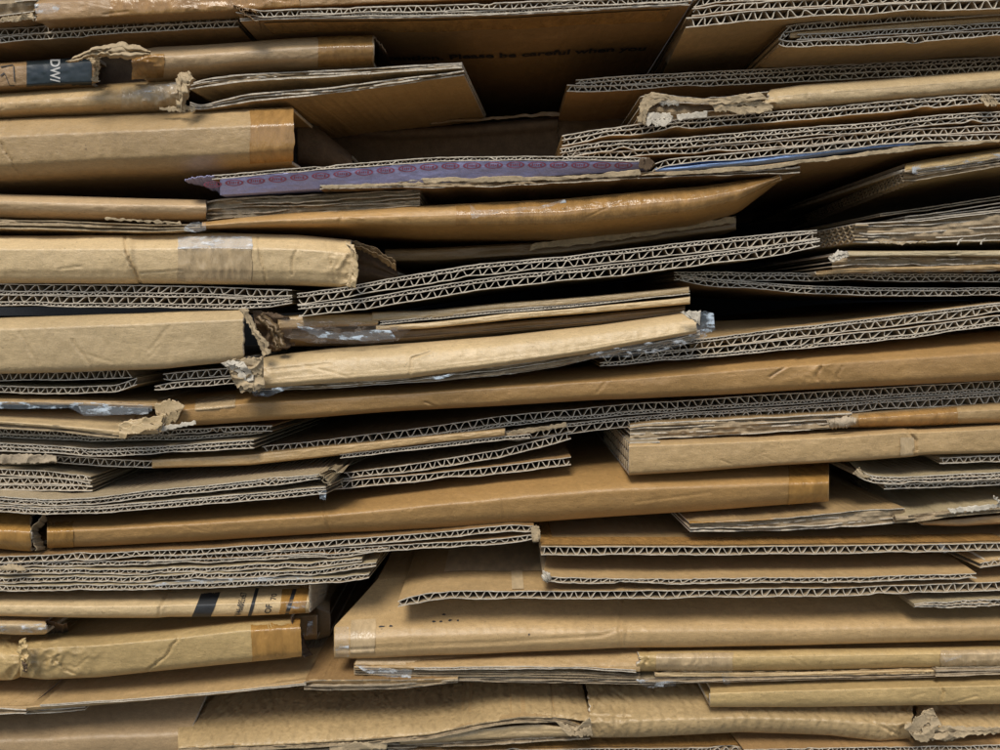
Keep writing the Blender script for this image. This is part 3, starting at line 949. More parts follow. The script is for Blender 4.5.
e = t('pair of crisp fluted boards climbing to the right through the middle', BOX, 560, 270, 4)
board(e, [(297, 294), (345, 287.5), (400, 277), (480, 264), (560, 257), (700, 241), (817, 230)], DW, 5, L=.2, top='kraft_grey', lean=.7, rag=.35, liner=.9, ends=[(826, 40)])
board(e, [(298, 305.5), (345, 301), (400, 292), (480, 279), (560, 270), (640, 262), (720, 252), (820, 239)], DW, 4, L=.2, top='kraft_grey', lean=.8, rag=.35, liner=.9, ends=[(830, 40)], drift=0)

e = t('plain thick box with faint diagonal creases, right end torn open and curling', BOX, 130, 340, -2)
f = fold(e, [(0, 318), (80, 315), (160, 312), (244, 309)], [(0, 374), (80, 372), (160, 369), (264, 359)], [(0, 16), (.03, 11), (.19, .6), (.23, 0), (.85, .5), (.95, 2), (1, 5)], -2, mat='kraft_light', amp=.6,
         creases=[([(20, 332), (38, 365)], 2, .5), ([(72, 340), (92, 368)], 2, .6), ([(176, 318), (150, 350)], 2.6, .4), ([(160, 346), (148, 358)], 2, .3)], ragr=2)
scrap(e, [(240, 310), (246, 318), (252, 332), (260, 346), (264, 356)], [(246, 309), (251, 318), (258, 332), (268, 344), (270, 353)], -3, 3, 'torn', 'torn_flap', nu=44, nv=9, lab='torn curling edge')
scrap(e, [(252, 311), (270, 312), (290, 318)], [(262, 352), (275, 352), (296, 345)], 16, 7, 'inner_shade', 'inner_flap', nu=40, nv=24, Yb=26)
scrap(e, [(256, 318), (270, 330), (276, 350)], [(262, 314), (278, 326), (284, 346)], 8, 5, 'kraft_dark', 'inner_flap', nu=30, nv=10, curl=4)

e = t('layered board under the climbing fluted pair, blue-white plastic film on its left', SHEET, 500, 315, 10)
f = fold(e, [(372, 312), (430, 310), (500, 303), (600, 295), (689, 286)], [(372, 322), (430, 319), (500, 311), (600, 302), (690, 294)], FLATF, 11, mat='kraft_light', amp=.4)
board(e, [(380, 321), (430, 317), (500, 310), (600, 301), (690, 291)], [(2.6, 4)], 11.2, top='kraft_light', rag=.3, lean=0)
fold(e, [(376, 325), (430, 321.5), (500, 313.5), (600, 305), (690, 296)], [(376, 331), (430, 328), (500, 321), (600, 312), (690, 304)], FLATF, 11, mat='kraft_light', amp=.4)
fold(e, [(290, 329), (400, 329), (500, 323), (600, 314), (685, 306)], [(290, 346), (400, 345), (500, 335), (600, 327), (690, 318)], [(0, 3), (.2, 0), (.5, 2), (.6, 0), (1, 10)], 18, mat='kraft_dark', amp=2, name='lower_panel')
fold(e, [(278, 316), (330, 313), (378, 313)], [(278, 330), (330, 327), (378, 326)], FLATF, 12, mat='kraft', amp=1.2)
scrap(e, [(282, 318), (310, 321), (360, 322), (412, 329)], [(276, 336), (310, 343), (360, 344), (398, 341)], 6, 2.6, 'film_dark', 'plastic_film', nu=70, nv=18, smooth=True, lab='dark see-through plastic film')
scrap(e, [(296, 322), (312, 328), (340, 333), (366, 330), (390, 330)], [(298, 328), (318, 337), (340, 340), (366, 341), (396, 339)], 3, 3.2, 'film_blue', 'plastic_film', nu=70, nv=12, lab='painted blue-white highlights on the film')  # second sheet drawn as the reflections on the dark film

e = t('bright straw-coloured sheet across the middle, torn left end and plastic-wrapped right end', TORN, 470, 350, -5)
f = fold(e, [(240, 362), (265, 357), (330, 349), (410, 343), (500, 336), (600, 325), (698, 311)], [(236, 388), (265, 388), (330, 383), (410, 378), (470, 370), (540, 361), (600, 351), (700, 333)],
         [(0, 22), (.06, 14), (.25, 5), (.5, 2), (.8, .4), (.88, 0), (1, 3)], -5, L=.16, mat='kraft_light', amp=.9, creases=[([(430, 352), (412, 358), (409, 378)], 1.4, 1.2), ([(330, 364), (270, 370)], 2, .5)], ragl=10, ragr=3, crumple=[(250, 372, 12, 2.2)])
ragged(e, [(240, 388), (330, 383.5), (410, 378.5), (470, 370), (540, 361), (600, 350), (700, 331)], [(240, 391), (330, 388), (420, 382), (500, 375), (560, 366), (610, 355), (700, 337)], 3, -1, L=.2, mat='kraft', amp=1.2, rag=1.5, lab='brown layered lower edge')
scrap(e, [(226, 362), (238, 360), (250, 358), (262, 357)], [(232, 378), (240, 390), (252, 391), (264, 386)], -9, 6, 'torn', 'torn_flap', nu=44, nv=22, freq=1.2, lab='frayed torn left end')
scrap(e, [(222, 364), (236, 372), (244, 384)], [(228, 360), (246, 364), (254, 380)], -11, 4, 'torn_white', 'torn_flap', nu=26, nv=10)
scrap(e, [(248, 388), (270, 389), (295, 386)], [(254, 396), (268, 397), (282, 391)], -6, 2.5, 'film_blue', 'plastic_film', nu=30, nv=8, lab='tag of clear film under the torn end')
scrap(e, [(694, 313), (704, 311), (714, 313)], [(698, 336), (706, 334), (715, 330)], -9, 2, 'film_blue', 'plastic_film', nu=26, nv=16, lab='clear film round the right end')
scrap(e, [(590, 354), (620, 347), (660, 341), (700, 331)], [(592, 358), (630, 357), (670, 349), (708, 336)], -8, 2, 'film', 'plastic_film', nu=70, nv=10, lab='clear film along the lower edge')
scrap(e, [(424, 378), (440, 376), (456, 373)], [(428, 379), (438, 380), (450, 376)], -8, 1, 'film_blue', 'plastic_film', nu=16, nv=5, lab='small shred of film')
scrap(e, [(680, 312), (688, 311), (700, 311)], [(690, 318), (697, 322), (701, 326)], -9, 2, 'torn_white', 'torn_flap', nu=18, nv=8)

# ================================================================ middle right
e = t('olive tan box on the right whose cut fluted side runs back into a dark gap', BOX, 950, 165, 4)
f = fold(e, [(905, 164), (925, 160), (1000, 148)], [(905, 172), (925, 170), (1000, 158)], [(0, 14), (.1, 10), (.55, 1.5), (.65, 0), (1, 1)], 4, mat='kraft_yellow', amp=.6)
ragged(e, [(905, 171), (1000, 157)], [(905, 182), (1000, 166)], 4, 4, L=.26, drift=.12, mat='kraft_yellow', botmat='kraft_yellow', amp=.9, rag=.9, side='L', cut='edge_dull')
scrap(e, [(912, 166), (920, 165), (960, 160), (1000, 153)], [(913, 174), (920, 173), (960, 167), (1000, 159)], 2, 2, 'film', 'plastic_film', nu=60, nv=8, lab='clear tape over the layered edge')

e = t('layered grey-brown box end with dark fluted corner, right of the climbing pair', BOX, 930, 232, 10)
ragged(e, [(856, 224), (930, 220), (1000, 212)], [(856, 242), (930, 242), (1000, 240)], 5, 12, L=.2, drift=-.12, mat='kraft_grey', amp=1.5, rag=.9, side='L')
ragged(e, [(905, 217), (950, 211), (1000, 203)], [(905, 220), (950, 216), (1000, 210)], 3, 22, L=.15, drift=-.1, mat='kraft_grey', amp=1.0, rag=1, name='torn_sheet', core=False)
ragged(e, [(880, 214), (930, 207), (1000, 196)], [(880, 216), (930, 209.5), (1000, 199)], 2, 34, L=.12, drift=-.1, mat='kraft_brown', amp=.9, rag=1, name='torn_sheet', cut='edge_dull', core=False)
scrap(e, [(876, 241), (900, 242.5), (930, 241)], [(880, 243), (900, 244.5), (926, 242.5)], 8, .6, 'torn', 'torn_liner', nu=24, nv=5)
for px in (957, 980):
    scrap(e, [(px, 244), (px + 2, 240), (px + 6, 238)], [(px + 1, 245), (px + 3, 241), (px + 6, 239)], 6, .6, 'torn_white', 'loose_fibre', nu=12, nv=3, jit=.2)

e = t('torn box edge with split dark layers and a white curl at its left tip', TORN, 920, 262, 8)
ragged(e, [(832, 256), (860, 253), (1000, 252)], [(818, 273), (860, 272), (1000, 270)], 4, 12, mat='kraft', amp=2.2, rag=2.4, L=.2)
fold(e, [(848, 251), (900, 251), (1000, 250)], [(848, 257), (900, 256), (1000, 257)], FLATF, 8, mat='kraft_grey', amp=.8)
fold(e, [(816, 272), (850, 268), (1000, 264)], [(816, 275), (850, 272.5), (1000, 270)], FLATF, 9, mat='kraft', amp=.8)
scrap(e, [(828, 259), (838, 251), (848, 252)], [(832, 262), (842, 258), (848, 257)], 3, 3.5, 'torn_white', 'torn_flap', nu=22, nv=10, lab='white torn curl')

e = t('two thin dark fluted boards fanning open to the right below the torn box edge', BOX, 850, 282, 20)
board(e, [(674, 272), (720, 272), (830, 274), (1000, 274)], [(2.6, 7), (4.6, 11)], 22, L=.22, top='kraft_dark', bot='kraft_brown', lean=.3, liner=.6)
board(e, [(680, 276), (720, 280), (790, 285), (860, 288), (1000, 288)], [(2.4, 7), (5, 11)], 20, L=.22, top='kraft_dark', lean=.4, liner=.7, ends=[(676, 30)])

e = t('fluted pair sloping up to the right edge just above the long bright fold', BOX, 830, 335, 14)
fold(e, [(690, 322), (800, 318), (900, 309), (1000, 303)], [(690, 345), (760, 335), (850, 325), (1000, 306)], [(0, 60), (.5, 25), (.8, 8), (1, 2)], 16, mat='kraft', amp=.6, name='upper_panel', dtop=-.03)
board(e, [(640, 348), (700, 339), (780, 329), (880, 318), (1000, 303)], [(2.8, 7), (7.2, 13)], 14, top='kraft', lean=.3, rag=.6)
board(e, [(600, 356), (650, 352.5), (720, 347), (800, 338.5), (900, 329), (1000, 315.5)], [(7, 13), (3, 7)], 13, top='kraft', lean=.5, rag=.9)

# ================================================================ centre
e = t('very long fold beneath the straw-coloured sheet, bright and wrinkled towards its right', BOX, 580, 385, 5)
f = fold(e, [(160, 399), (250, 389), (400, 382), (500, 374), (600, 367), (700, 356), (800, 347), (900, 339), (1000, 331)], [(160, 428), (250, 422), (400, 411), (500, 406), (600, 400), (700, 396), (800, 390), (900, 385), (1000, 380)],
         [(0, 42), (.15, 22), (.38, 3), (.45, 0), (.8, .5), (.92, 2), (1, 8)], 5, mat='kraft_orange', amp=.8, ragl=6,
         creases=[([(770, 377), (790, 364), (800, 358)], 1.6, 1.2), ([(816, 380), (822, 364), (846, 357)], 1.6, 1.3), ([(836, 380), (842, 366)], 1.5, 1.0), ([(425, 402), (448, 411)], 1.5, .8), ([(612, 372), (598, 392)], 2, .5)], crumple=[(815, 368, 22, .9), (172, 412, 12, 1.8)])
tape(f, 196, 235, 'tape_pale', .1, .5, wr=.6)
scrap(e, [(155, 404), (172, 400), (184, 405)], [(158, 422), (170, 424), (178, 419)], 3, 1.6, 'kraft_light', 'torn_flap', nu=34, nv=18, lab='torn crumpled left end')
scrap(e, [(154, 428), (175, 424), (196, 421)], [(158, 431), (175, 429), (196, 424)], 1, 1.6, 'torn_white', 'torn_flap', nu=26, nv=6)

e = t('short double board above the blue-white plastic strip, lower edge curling up', BOX, 65, 380, 10)
board(e, [(0, 373), (60, 372.5), (132, 369.5)], [(8, 9)], 10, top='kraft_grey', lean=.5, rag=1)
board(e, [(0, 386), (60, 387.5), (115, 386), (137, 378)], [(6.5, 9)], 9, top='kraft_grey', lean=.6, rag=1.2, sm=6)

e = t('small piece of doubled fluted board tucked left of the frayed straw sheet', BOX, 195, 378, 8)
board(e, [(163, 374), (190, 371), (240, 368)], [(7.5, 10)], 9, top='kraft_grey', lean=.5, rag=1, ends=[(161, 12)])
board(e, [(154, 386.5), (175, 382), (240, 378)], [(5.5, 9)], 8, top='kraft_grey', lean=.5, rag=.9, ends=[(152, 14)])

e = t('torn box at far left with a strip of blue-white plastic above a ragged tan flap', TORN, 75, 415, 2)
f = fold(e, [(0, 394), (80, 396), (158, 399)], [(0, 404), (80, 405), (158, 408)], [(0, 22), (.2, 12), (.7, 1), (.8, 0), (1, 1)], 6, mat='kraft')
scrap(e, [(-60, 402), (0, 402), (70, 402), (130, 403), (152, 405)], [(-60, 408), (0, 409), (70, 408), (85, 416), (120, 415), (152, 412)], 0, 2.4, 'film_blue', 'plastic_film', nu=110, nv=12, lab='blue-white plastic strip')
scrap(e, [(78, 406), (110, 407), (148, 407)], [(82, 414), (110, 415), (148, 414)], -3, 2.5, 'film_white', 'plastic_film', nu=46, nv=10, lab='crumpled clear tape')
fold(e, [(0, 411), (60, 413), (110, 414), (158, 416)], [(0, 424), (60, 428), (120, 435), (158, 434)], [(0, 26), (.2, 18), (.75, 1.5), (.85, 0), (1, 1)], 2, mat='kraft_light', amp=1.0, crumple=[(142, 425, 22, 1.8)], name='torn_flap', th=.001, L=.06)
ragged(e, [(0, 423), (60, 426), (100, 433), (125, 435)], [(0, 428), (60, 431), (100, 436), (126, 438)], 2, 2, L=.2, mat='kraft', amp=1, rag=1, cut='torn')
scrap(e, [(118, 424), (130, 420), (150, 417), (165, 414)], [(120, 438), (130, 434), (146, 430), (160, 428)], -1, 1.6, 'kraft_light', 'torn_flap', nu=40, nv=14, lab='crumpled torn end')

e = t('thin torn-edged board peeking out below the crumpled tan flap at left', SHEET, 200, 430, 16)
board(e, [(0, 428), (90, 433), (165, 430.5), (230, 427), (272, 426)], [(5, 8)], 16, top='kraft_brown', L=.2, rag=1.8, drift=.2)

e = t('broad dark-topped fluted board at left whose right corner slants back', SHEET, 140, 445, 10)
board(e, [(0, 443), (50, 446), (90, 449), (150, 447), (254, 440)], [(3.5, 7), (4.2, 8.5)], 10, top='kraft_shaded', L=.12, drift=.16, rag=.8)
board(e, [(0, 434), (90, 438), (200, 436), (262, 430)], [(3, 7)], 22, top='kraft_shaded', L=.12, drift=.16)

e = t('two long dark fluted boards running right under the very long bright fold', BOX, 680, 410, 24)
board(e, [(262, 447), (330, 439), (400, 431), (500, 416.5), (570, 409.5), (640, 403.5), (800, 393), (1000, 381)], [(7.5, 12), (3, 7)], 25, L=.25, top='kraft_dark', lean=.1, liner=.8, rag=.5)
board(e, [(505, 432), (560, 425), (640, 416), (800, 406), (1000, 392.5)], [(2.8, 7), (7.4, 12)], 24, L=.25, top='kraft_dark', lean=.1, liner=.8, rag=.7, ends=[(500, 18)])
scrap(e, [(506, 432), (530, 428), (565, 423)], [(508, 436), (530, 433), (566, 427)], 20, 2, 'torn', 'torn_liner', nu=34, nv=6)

e = t('narrow tan folded strip beneath the left part of the long dark fluted boards', SHEET, 330, 450, 16)
f = fold(e, [(152, 459), (250, 453), (350, 443.5), (420, 436.5), (505, 428)], [(152, 468.5), (250, 465), (350, 454), (420, 445), (505, 436)], FLATF, 16, mat='kraft', amp=.6, creases=[([(394, 436), (397, 447)], 1.4, .8), ([(257, 456), (262, 461)], 1, .6)])
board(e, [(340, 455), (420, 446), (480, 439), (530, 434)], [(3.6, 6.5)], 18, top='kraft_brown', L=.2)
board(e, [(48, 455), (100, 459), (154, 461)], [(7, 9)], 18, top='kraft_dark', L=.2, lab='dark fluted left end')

e = t('short double box with square right end and dark upper panel bent upwards', BOX, 460, 460, 22)
board(e, [(344, 473), (400, 466), (460, 456.5), (500, 450), (540, 440), (571, 431.5)], [(7.5, 10)], 23, L=.2, top='kraft_dark', lean=.3, rag=.7)
board(e, [(330, 482), (400, 476), (480, 468), (571, 457)], [(7.5, 10.5)], 22, L=.12, top='kraft_brown', lean=.3, rag=.7)

e = t('small crushed brown roll just above the three-layer fluted piece at far left', SHEET, 25, 455, 14)
fold(e, [(0, 452), (30, 451), (55, 457)], [(0, 464), (30, 465), (57, 463)], [(0, 10), (.3, 0), (.5, 2), (.7, 0), (1, 5)], 16, mat='kraft_shaded', amp=1.6, crumple=[(30, 457, 30, 2)])
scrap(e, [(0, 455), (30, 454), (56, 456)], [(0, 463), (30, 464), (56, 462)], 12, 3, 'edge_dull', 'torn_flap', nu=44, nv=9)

e = t('short piece of three fluted layers at far left with a rounded right end', BOX, 50, 480, 14)
board(e, [(0, 469), (50, 471.5), (90, 477)], [(6.4, 8)], 14, top='kraft_shaded', L=.1, drift=.1, lean=.2)
board(e, [(0, 477.5), (50, 478), (92, 481)], [(6.4, 8)], 14, top='kraft_shaded', L=.1, lean=.2)
board(e, [(0, 485), (50, 485), (92, 486)], [(5, 8)], 14, top='kraft_shaded', L=.1, lean=.2)

e = t('wide double board with a broad grey top and plastic shred at its right corner', BOX, 180, 500, 0)
board(e, [(0, 497), (50, 500), (100, 497), (150, 490.5), (200, 486), (260, 479.5), (320, 474)], [(2.6, 6), (4, 8)], 0, L=.1, drift=.25, top='kraft_shaded', lean=.4, rag=1.0)
board(e, [(0, 505), (50, 508), (100, 506), (150, 502), (200, 498), (260, 492.5), (326, 487)], [(2.6, 6), (4.4, 8)], 0, L=.1, drift=.25, top='kraft_shaded', lean=.4, rag=.8)
scrap(e, [(318, 474), (326, 480), (330, 486)], [(340, 462), (348, 464), (352, 462)], 0, 1.5, 'kraft_shaded', 'side_flap', Yb=44, nu=14)
scrap(e, [(318, 491), (327, 490)], [(320, 499), (326, 500)], -3, 2, 'film_blue', 'plastic_film', nu=14, nv=12, lab='dangling shred of film')

e = t('long smooth tube-like fold through the centre, amber tape at both ends', BOX, 440, 505, 4)
f = fold(e, [(47, 514), (100, 512), (200, 506), (330, 497), (420, 484), (520, 471), (620, 463), (700, 462), (780, 462), (829, 462)], [(47, 548), (100, 546), (200, 541), (330, 533), (420, 529), (520, 523), (620, 516), (700, 511), (829, 501)],
         [(0, 40), (.2, 20), (.42, 3), (.52, 0), (.6, .3), (.85, 2), (1, 9)], 4, mat='kraft_orange', amp=.55, creases=[([(323, 497), (324, 515), (332, 533)], 2, 1.0), ([(449, 486), (449, 505), (456, 520)], 1.2, -.5), ([(476, 484), (480, 518)], 1.2, -.35), ([(500, 480), (504, 520)], 1.6, .6)], wob=.25)
tape(f, 48, 74, 'tape_amber', .0, 1., lab='amber tape at the left end')
tape(f, 788, 828, 'tape_amber', .0, 1., lab='amber tape at the right end')

e = t('amber-taped box stub with an angled open end facing the tube-like fold', BOX, 20, 530, 2)
f = fold(e, [(0, 513), (25, 513), (46, 514)], [(0, 548), (20, 550), (34, 551)], [(0, 22), (.2, 12), (.45, 1), (.55, 0), (.8, 1), (1, 8)], 2, mat='kraft', amp=.5, ragr=5)
tape(f, -60, 31, 'tape_amber', .0, 1.)
scrap(e, [(44, 514), (30, 530), (36, 551)], [(48, 518), (38, 531), (46, 549)], 6, 2.5, 'flute', 'inner_flap', nu=34, nv=8, Yb=16)

e = t('fluted double box under the tube-like fold, both edges joined at its right end', BOX, 260, 550, 6)
board(e, [(0, 557), (80, 554), (200, 549), (330, 541), (440, 532), (510, 525), (534, 526)], [(6.4, 11)], 6, top='kraft_brown', lean=.2, rag=.6, ends=[(540, 14)])
board(e, [(150, 556), (260, 552), (380, 546), (480, 540.5), (534, 534.5)], [(5.4, 10)], 7, L=.3, top='kraft_brown', bot='kraft_grey', lean=.3, rag=.7, ends=[(540, 14)])
scrap(e, [(531, 527), (537, 525), (540, 530)], [(532, 541), (537, 543), (540, 538)], 3, 2, 'torn', 'torn_flap', nu=18, nv=8)

e = t('thin dark boards sandwiched just below the double box with joined edges', BOX, 190, 568, 6)
board(e, [(0, 563), (100, 562), (220, 558), (330, 553), (388, 548)], [(4, 8.5)], 7, wob=1.1, ends=[(394, 60)], top='kraft_brown', rag=1, lean=.9)
board(e, [(0, 570), (100, 570), (220, 567), (330, 561), (362, 559)], [(4.4, 8)], 6, wob=1.2, ends=[(368, 40)], top='kraft_grey', rag=1.2, lean=1.2)
scrap(e, [(0, 566), (14, 564), (24, 567)], [(0, 571), (14, 571), (26, 571)], 2, 2.5, 'torn', 'torn_flap', nu=20, nv=6)

e = t('double board just above the OF 70 box, clear tape glinting between its layers', BOX, 190, 582, 4)
board(e, [(0, 578), (100, 577.5), (220, 574), (320, 570), (376, 563)], [(5, 8)], 5, wob=1.1, ends=[(384, 60)], top='kraft_grey', rag=1.1, lean=.9)
board(e, [(0, 586), (100, 585.5), (220, 583), (320, 578), (369, 574)], [(5, 7.5)], 4, wob=.9, ends=[(374, 24)], L=.2, drift=.1, top='kraft_grey', rag=.9, lean=.3)
scrap(e, [(146, 584), (190, 580), (240, 578), (312, 576)], [(150, 586), (190, 584), (240, 582), (314, 580)], 1, 1.2, 'film_white', 'plastic_film', nu=70, nv=5, lab='clear tape between the layers')

e = t('taped fold whose left half is split into torn layers, under the long dark boards', TORN, 810, 420, 10)
ragged(e, [(626, 427), (640, 424), (740, 419), (852, 413)], [(630, 439), (660, 438), (760, 433), (852, 426)], 4, 12, mat='kraft', amp=1.1, rag=1.0, lab='torn layered left half', L=.2)
f = fold(e, [(848, 413), (920, 408), (1000, 402)], [(848, 428), (920, 426), (1000, 423)], ROUND, 10, mat='kraft', amp=.5, ragl=3)
tape(f, 858, 957, 'tape', .0, 1., wr=.3)
scrap(e, [(826, 420), (846, 416), (856, 418)], [(830, 428), (846, 428), (856, 424)], 8, 3, 'edge_dull', 'torn_flap', nu=24, nv=8, curl=2)

e = t('plain box with square left end and puckered seam, below the taped split fold', BOX, 800, 448, 3)
f = fold(e, [(629, 441), (760, 437), (840, 433), (905, 428), (914, 429), (1000, 425)], [(629, 475), (700, 471), (780, 465), (860, 461), (914, 457), (922, 455), (1000, 453)], [(0, 12), (.06, 4), (.14, .3), (.2, 0), (.88, .4), (.96, 2), (1, 5)], 3, mat='kraft', amp=.45,
         creases=[([(906, 427), (915, 440), (914, 458)], 2, 1.9), ([(868, 432), (869, 461)], 1.2, .3)], steps=[(915, 2, -1.8)])
tape(f, 900, 913, 'tape_pale', .3, .95, lab='pale tape at the seam')
ragged(e, [(629.5, 443), (660, 442)], [(629.5, 473), (660, 472)], 4, 5, L=.14, mat='kraft_shaded', amp=.6, side='L', lab='layered left end')

e = t('small fluted board end directly below the box with the puckered seam', SHEET, 965, 458, 10)
board(e, [(940, 458), (960, 457), (1000, 456)], [(5.6, 9)], 10, L=.06, drift=.2, top='kraft_grey', rag=1)

e = t('fluted board with an upright torn nick at its left corner, above white shreds', SHEET, 930, 478, 6)
board(e, [(858, 470), (872, 476), (890, 477.5), (940, 475), (1000, 472)], [(3, 7), (3.6, 8)], 6, L=.075, drift=.25, top='kraft_grey', rag=1.2)
board(e, [(884, 485), (930, 484), (1000, 481)], [(4.2, 9)], 9, L=.06, drift=.2, top='kraft_grey', rag=.8)
scrap(e, [(852, 474), (859, 468), (862, 472)], [(858, 477), (866, 478), (872, 478)], 3, 2.5, 'torn', 'torn_flap', nu=18, nv=7)

e = t('broad tan board with a slanting left side and white shreds along its edge', SHEET, 950, 515, 1)
ragged(e, [(894, 517), (920, 514), (950, 510), (1000, 506)], [(896, 523), (920, 521), (950, 516), (1000, 512)], 3, 1, L=.12, drift=.22, mat='kraft_grey', amp=1, rag=1.2, side='L', cut='torn')
scrap(e, [(948, 509), (975, 506), (1000, 504)], [(950, 513), (975, 511), (1000, 508)], -2, 2.4, 'torn_white', 'torn_liner', nu=44, nv=6)
scrap(e, [(993, 496), (998, 498), (1002, 503)], [(994, 499), (998, 502), (1001, 505)], -4, 2, 'torn_white', 'torn_flap', nu=12, nv=5)
fold(e, [(922, 521), (960, 518), (1000, 514)], [(922, 525), (960, 526), (1000, 524)], FLATF, 6, mat='kraft_brown', name='lower_panel')

e = t('orange-taped board with torn layered edge, under the right end of the tube-like fold', SHEET, 790, 520, 4)
b = ragged(e, [(688, 523), (740, 521), (800, 517), (860, 511), (905, 508)], [(690, 531), (740, 531), (800, 529), (860, 526), (905, 522)], 4, 4, L=.1, drift=-.05, mat='kraft', amp=1.4, rag=1.4, cut='cut')
scrap(e, [(691, 514), (740, 513.5), (762, 513)], [(689, 523), (740, 521), (774, 519)], 40, .3, 'tape_amber', 'tape_strip', Yb=3.4, nu=50, nv=8, jit=.5, lab='orange tape on top')

e = t('wide board with orange-brown tape along its fluted edge and one white speck', BOX, 770, 548, 1)
b = board(e, [(541, 547), (620, 547), (700, 547), (850, 545.5), (1000, 543)], [(8, 12.5)], 1, L=.2, top='kraft', lean=.2, rag=.6, liner=.85)
patch(e, b.over, 541, 1010, .0015, .017, 'tape', 'tape_strip', nu=90, nv=6)
patch(e, b.over, 542, 554, .0172, .07, 'tape', 'tape_strip', nu=8, nv=10)
scrap(e, [(941, 543), (950, 551)], [(938, 544), (944, 553)], -3, 1.5, 'film_white', 'plastic_film', nu=12, nv=6, lab='white speck of film')

e = t('small board end at the right edge under the wide taped board', SHEET, 990, 562, 0)
board(e, [(980, 563), (988, 562), (1000, 560)], [(4.5, 8)], 0, L=.05, drift=-.1, top='kraft', rag=1)
fold(e, [(986, 554), (1000, 552)], [(982, 562), (1000, 560)], [(0, 20), (.5, 6), (1, 0)], 1, mat='kraft', name='folded_panel')

e = t('shorter board with a thin crushed fluted edge and pale curled left corner', SHEET, 760, 578, -4)
board(e, [(543, 576), (560, 578), (640, 579.5), (750, 578), (860, 577), (977, 573.5)], [(5, 10)], -4, L=.09, drift=.12, top='kraft', lean=1.3, rag=1.2, liner=.9)
scrap(e, [(541, 577), (543, 571), (549, 572)], [(546, 583), (552, 580), (551, 576)], -7, 2, 'torn_white', 'torn_flap', nu=20, nv=8, curl=2)

e = t('large board with a coarse fluted edge, its left corner pressed thin', BOX, 700, 590, -2)
b = board(e, [(398, 602), (406, 598), (425, 594), (450, 591.5), (560, 591.5), (700, 590), (850, 587.5), (1000, 582)], [(8.4, 13)], -2, L=.12, top='kraft', lean=.1, rag=.6, liner=.9, ends=[(395, 24)])
patch(e, b.over, 440, 548, .034, .1, 'tape_flat', 'tape_strip', nu=30, nv=12)
patch(e, b.over, 512, 524, .002, .034, 'tape_flat', 'tape_strip', nu=6, nv=10)

e = t('small ragged board tip at the right edge lying on the big smooth fold', SHEET, 960, 606, -3)
board(e, [(915, 605), (930, 602.5), (1000, 599)], [(2.8, 8), (3.2, 8)], -3, L=.05, drift=-.02, top='kraft_grey', rag=1.8, crush=[(915, 14, .5)])

e = t('big smooth folded box with inky smudges on its paler left part', BOX, 660, 620, 0)
f = fold(e, [(334, 582), (395, 577), (500, 577), (620, 583), (1000, 583)], [(334, 659), (420, 656), (520, 652), (618, 648), (630, 648), (800, 645), (1000, 640)],
         [(0, 44), (.2, 33), (.5, 14), (.62, 5), (.74, .6), (.8, 0), (.9, .5), (.94, 1.6), (1, 4)], 0, mat='kraft', amp=.5, drift=.02,
         skl=44, creases=[([(621, 584), (620, 625), (621, 648)], 2.2, 1.4), ([(336, 650), (500, 642), (600, 636), (618, 630)], 2.0, .9), ([(630, 626), (624, 646)], 2, .7)], steps=[(622, 2.5, -1.2)])
tape(f, 354, 378, 'tape_pale', .5, .93, skew=-4, lab='pale tape across the corner')
tape(f, 335, 349, 'film_white', .58, .97, name='plastic_film', lab='shiny tape on the left corner', wr=.6)
rnd = random.Random(4)
for cx, cy, w in [(382, 626, 7), (391, 625.5, 4), (434, 621, 4), (441, 621, 4), (450, 620, 5), (458, 620, 3), (444, 614, 5), (529, 634, 2)]:
    a = np.linspace(0, 2 * np.pi, 17)[:-1]
    rr = .6 + .5 * np.array([rnd.random() for _ in a])
    V = f.at(cx + w * .5 * rr * np.cos(a), cy + 1.1 * rr * np.sin(a))
    mk('ink_smudge', V, [tuple(range(16))], ['print_ink'], None, e, smooth=False)

# ================================================================ bottom left
e = t('kraft box printed with a black bar and OF 70, taped right end', BOX, 160, 602, 3)
f = fold(e, [(0, 592), (100, 592), (166, 591), (240, 588), (318, 584)], [(0, 616), (80, 617.5), (160, 618), (166, 617), (240, 616), (309, 613)], [(0, 22), (.15, 14), (.5, 1.6), (.62, 0), (.9, .6), (1, 5)], 3, mat='kraft_light', amp=.4,
         creases=[([(170, 591), (159, 608), (159, 618)], 1.8, 1.3)], steps=[(162, 2, -1)], wob=.2)
stripe(f, 203, 222, 0, 1, 'black_ink', 'printed_bar', skew=-11, lab='slanted black bar')
stripe(f, 256, 259.5, 0, 1, 'black_ink', 'printed_line', skew=-8)
stripe(f, 294, 298, 0, 1, 'black_ink', 'printed_line', skew=-9)
lettering(e, f.at, 'V46x085x67', 8.2, lambda X, Y: (241 - Y * 1.15 + X * .16, 615.5 - X * .56), 'print_ink', lab='small stencilled code')
lettering(e, f.at, 'OF', 9.5, lambda X, Y: (270.5 - Y * .95 + X * .16, 613.5 - X * .8), 'print_ink', lab='letters OF')
lettering(e, f.at, '70', 8.5, lambda X, Y: (276 - Y * .95 + X * .16, 600 - X * .8), 'print_ink', lab='figures 70')
tape(f, 283, 309, 'tape_amber', .0, .98, skew=-4, gap=.0003, lab='amber tape at the right end')
stripe(f, 286, 309, .58, .82, 'film_white', 'plastic_film', lab='painted highlight on the tape')  # pale strip painted as the highlight of the amber tape
scrap(e, [(309, 585), (309.5, 612)], [(330, 583), (326, 598)], 4, .8, 'edge_dull', 'side_flap', Yb=60, nu=26, nv=8, jit=.5)

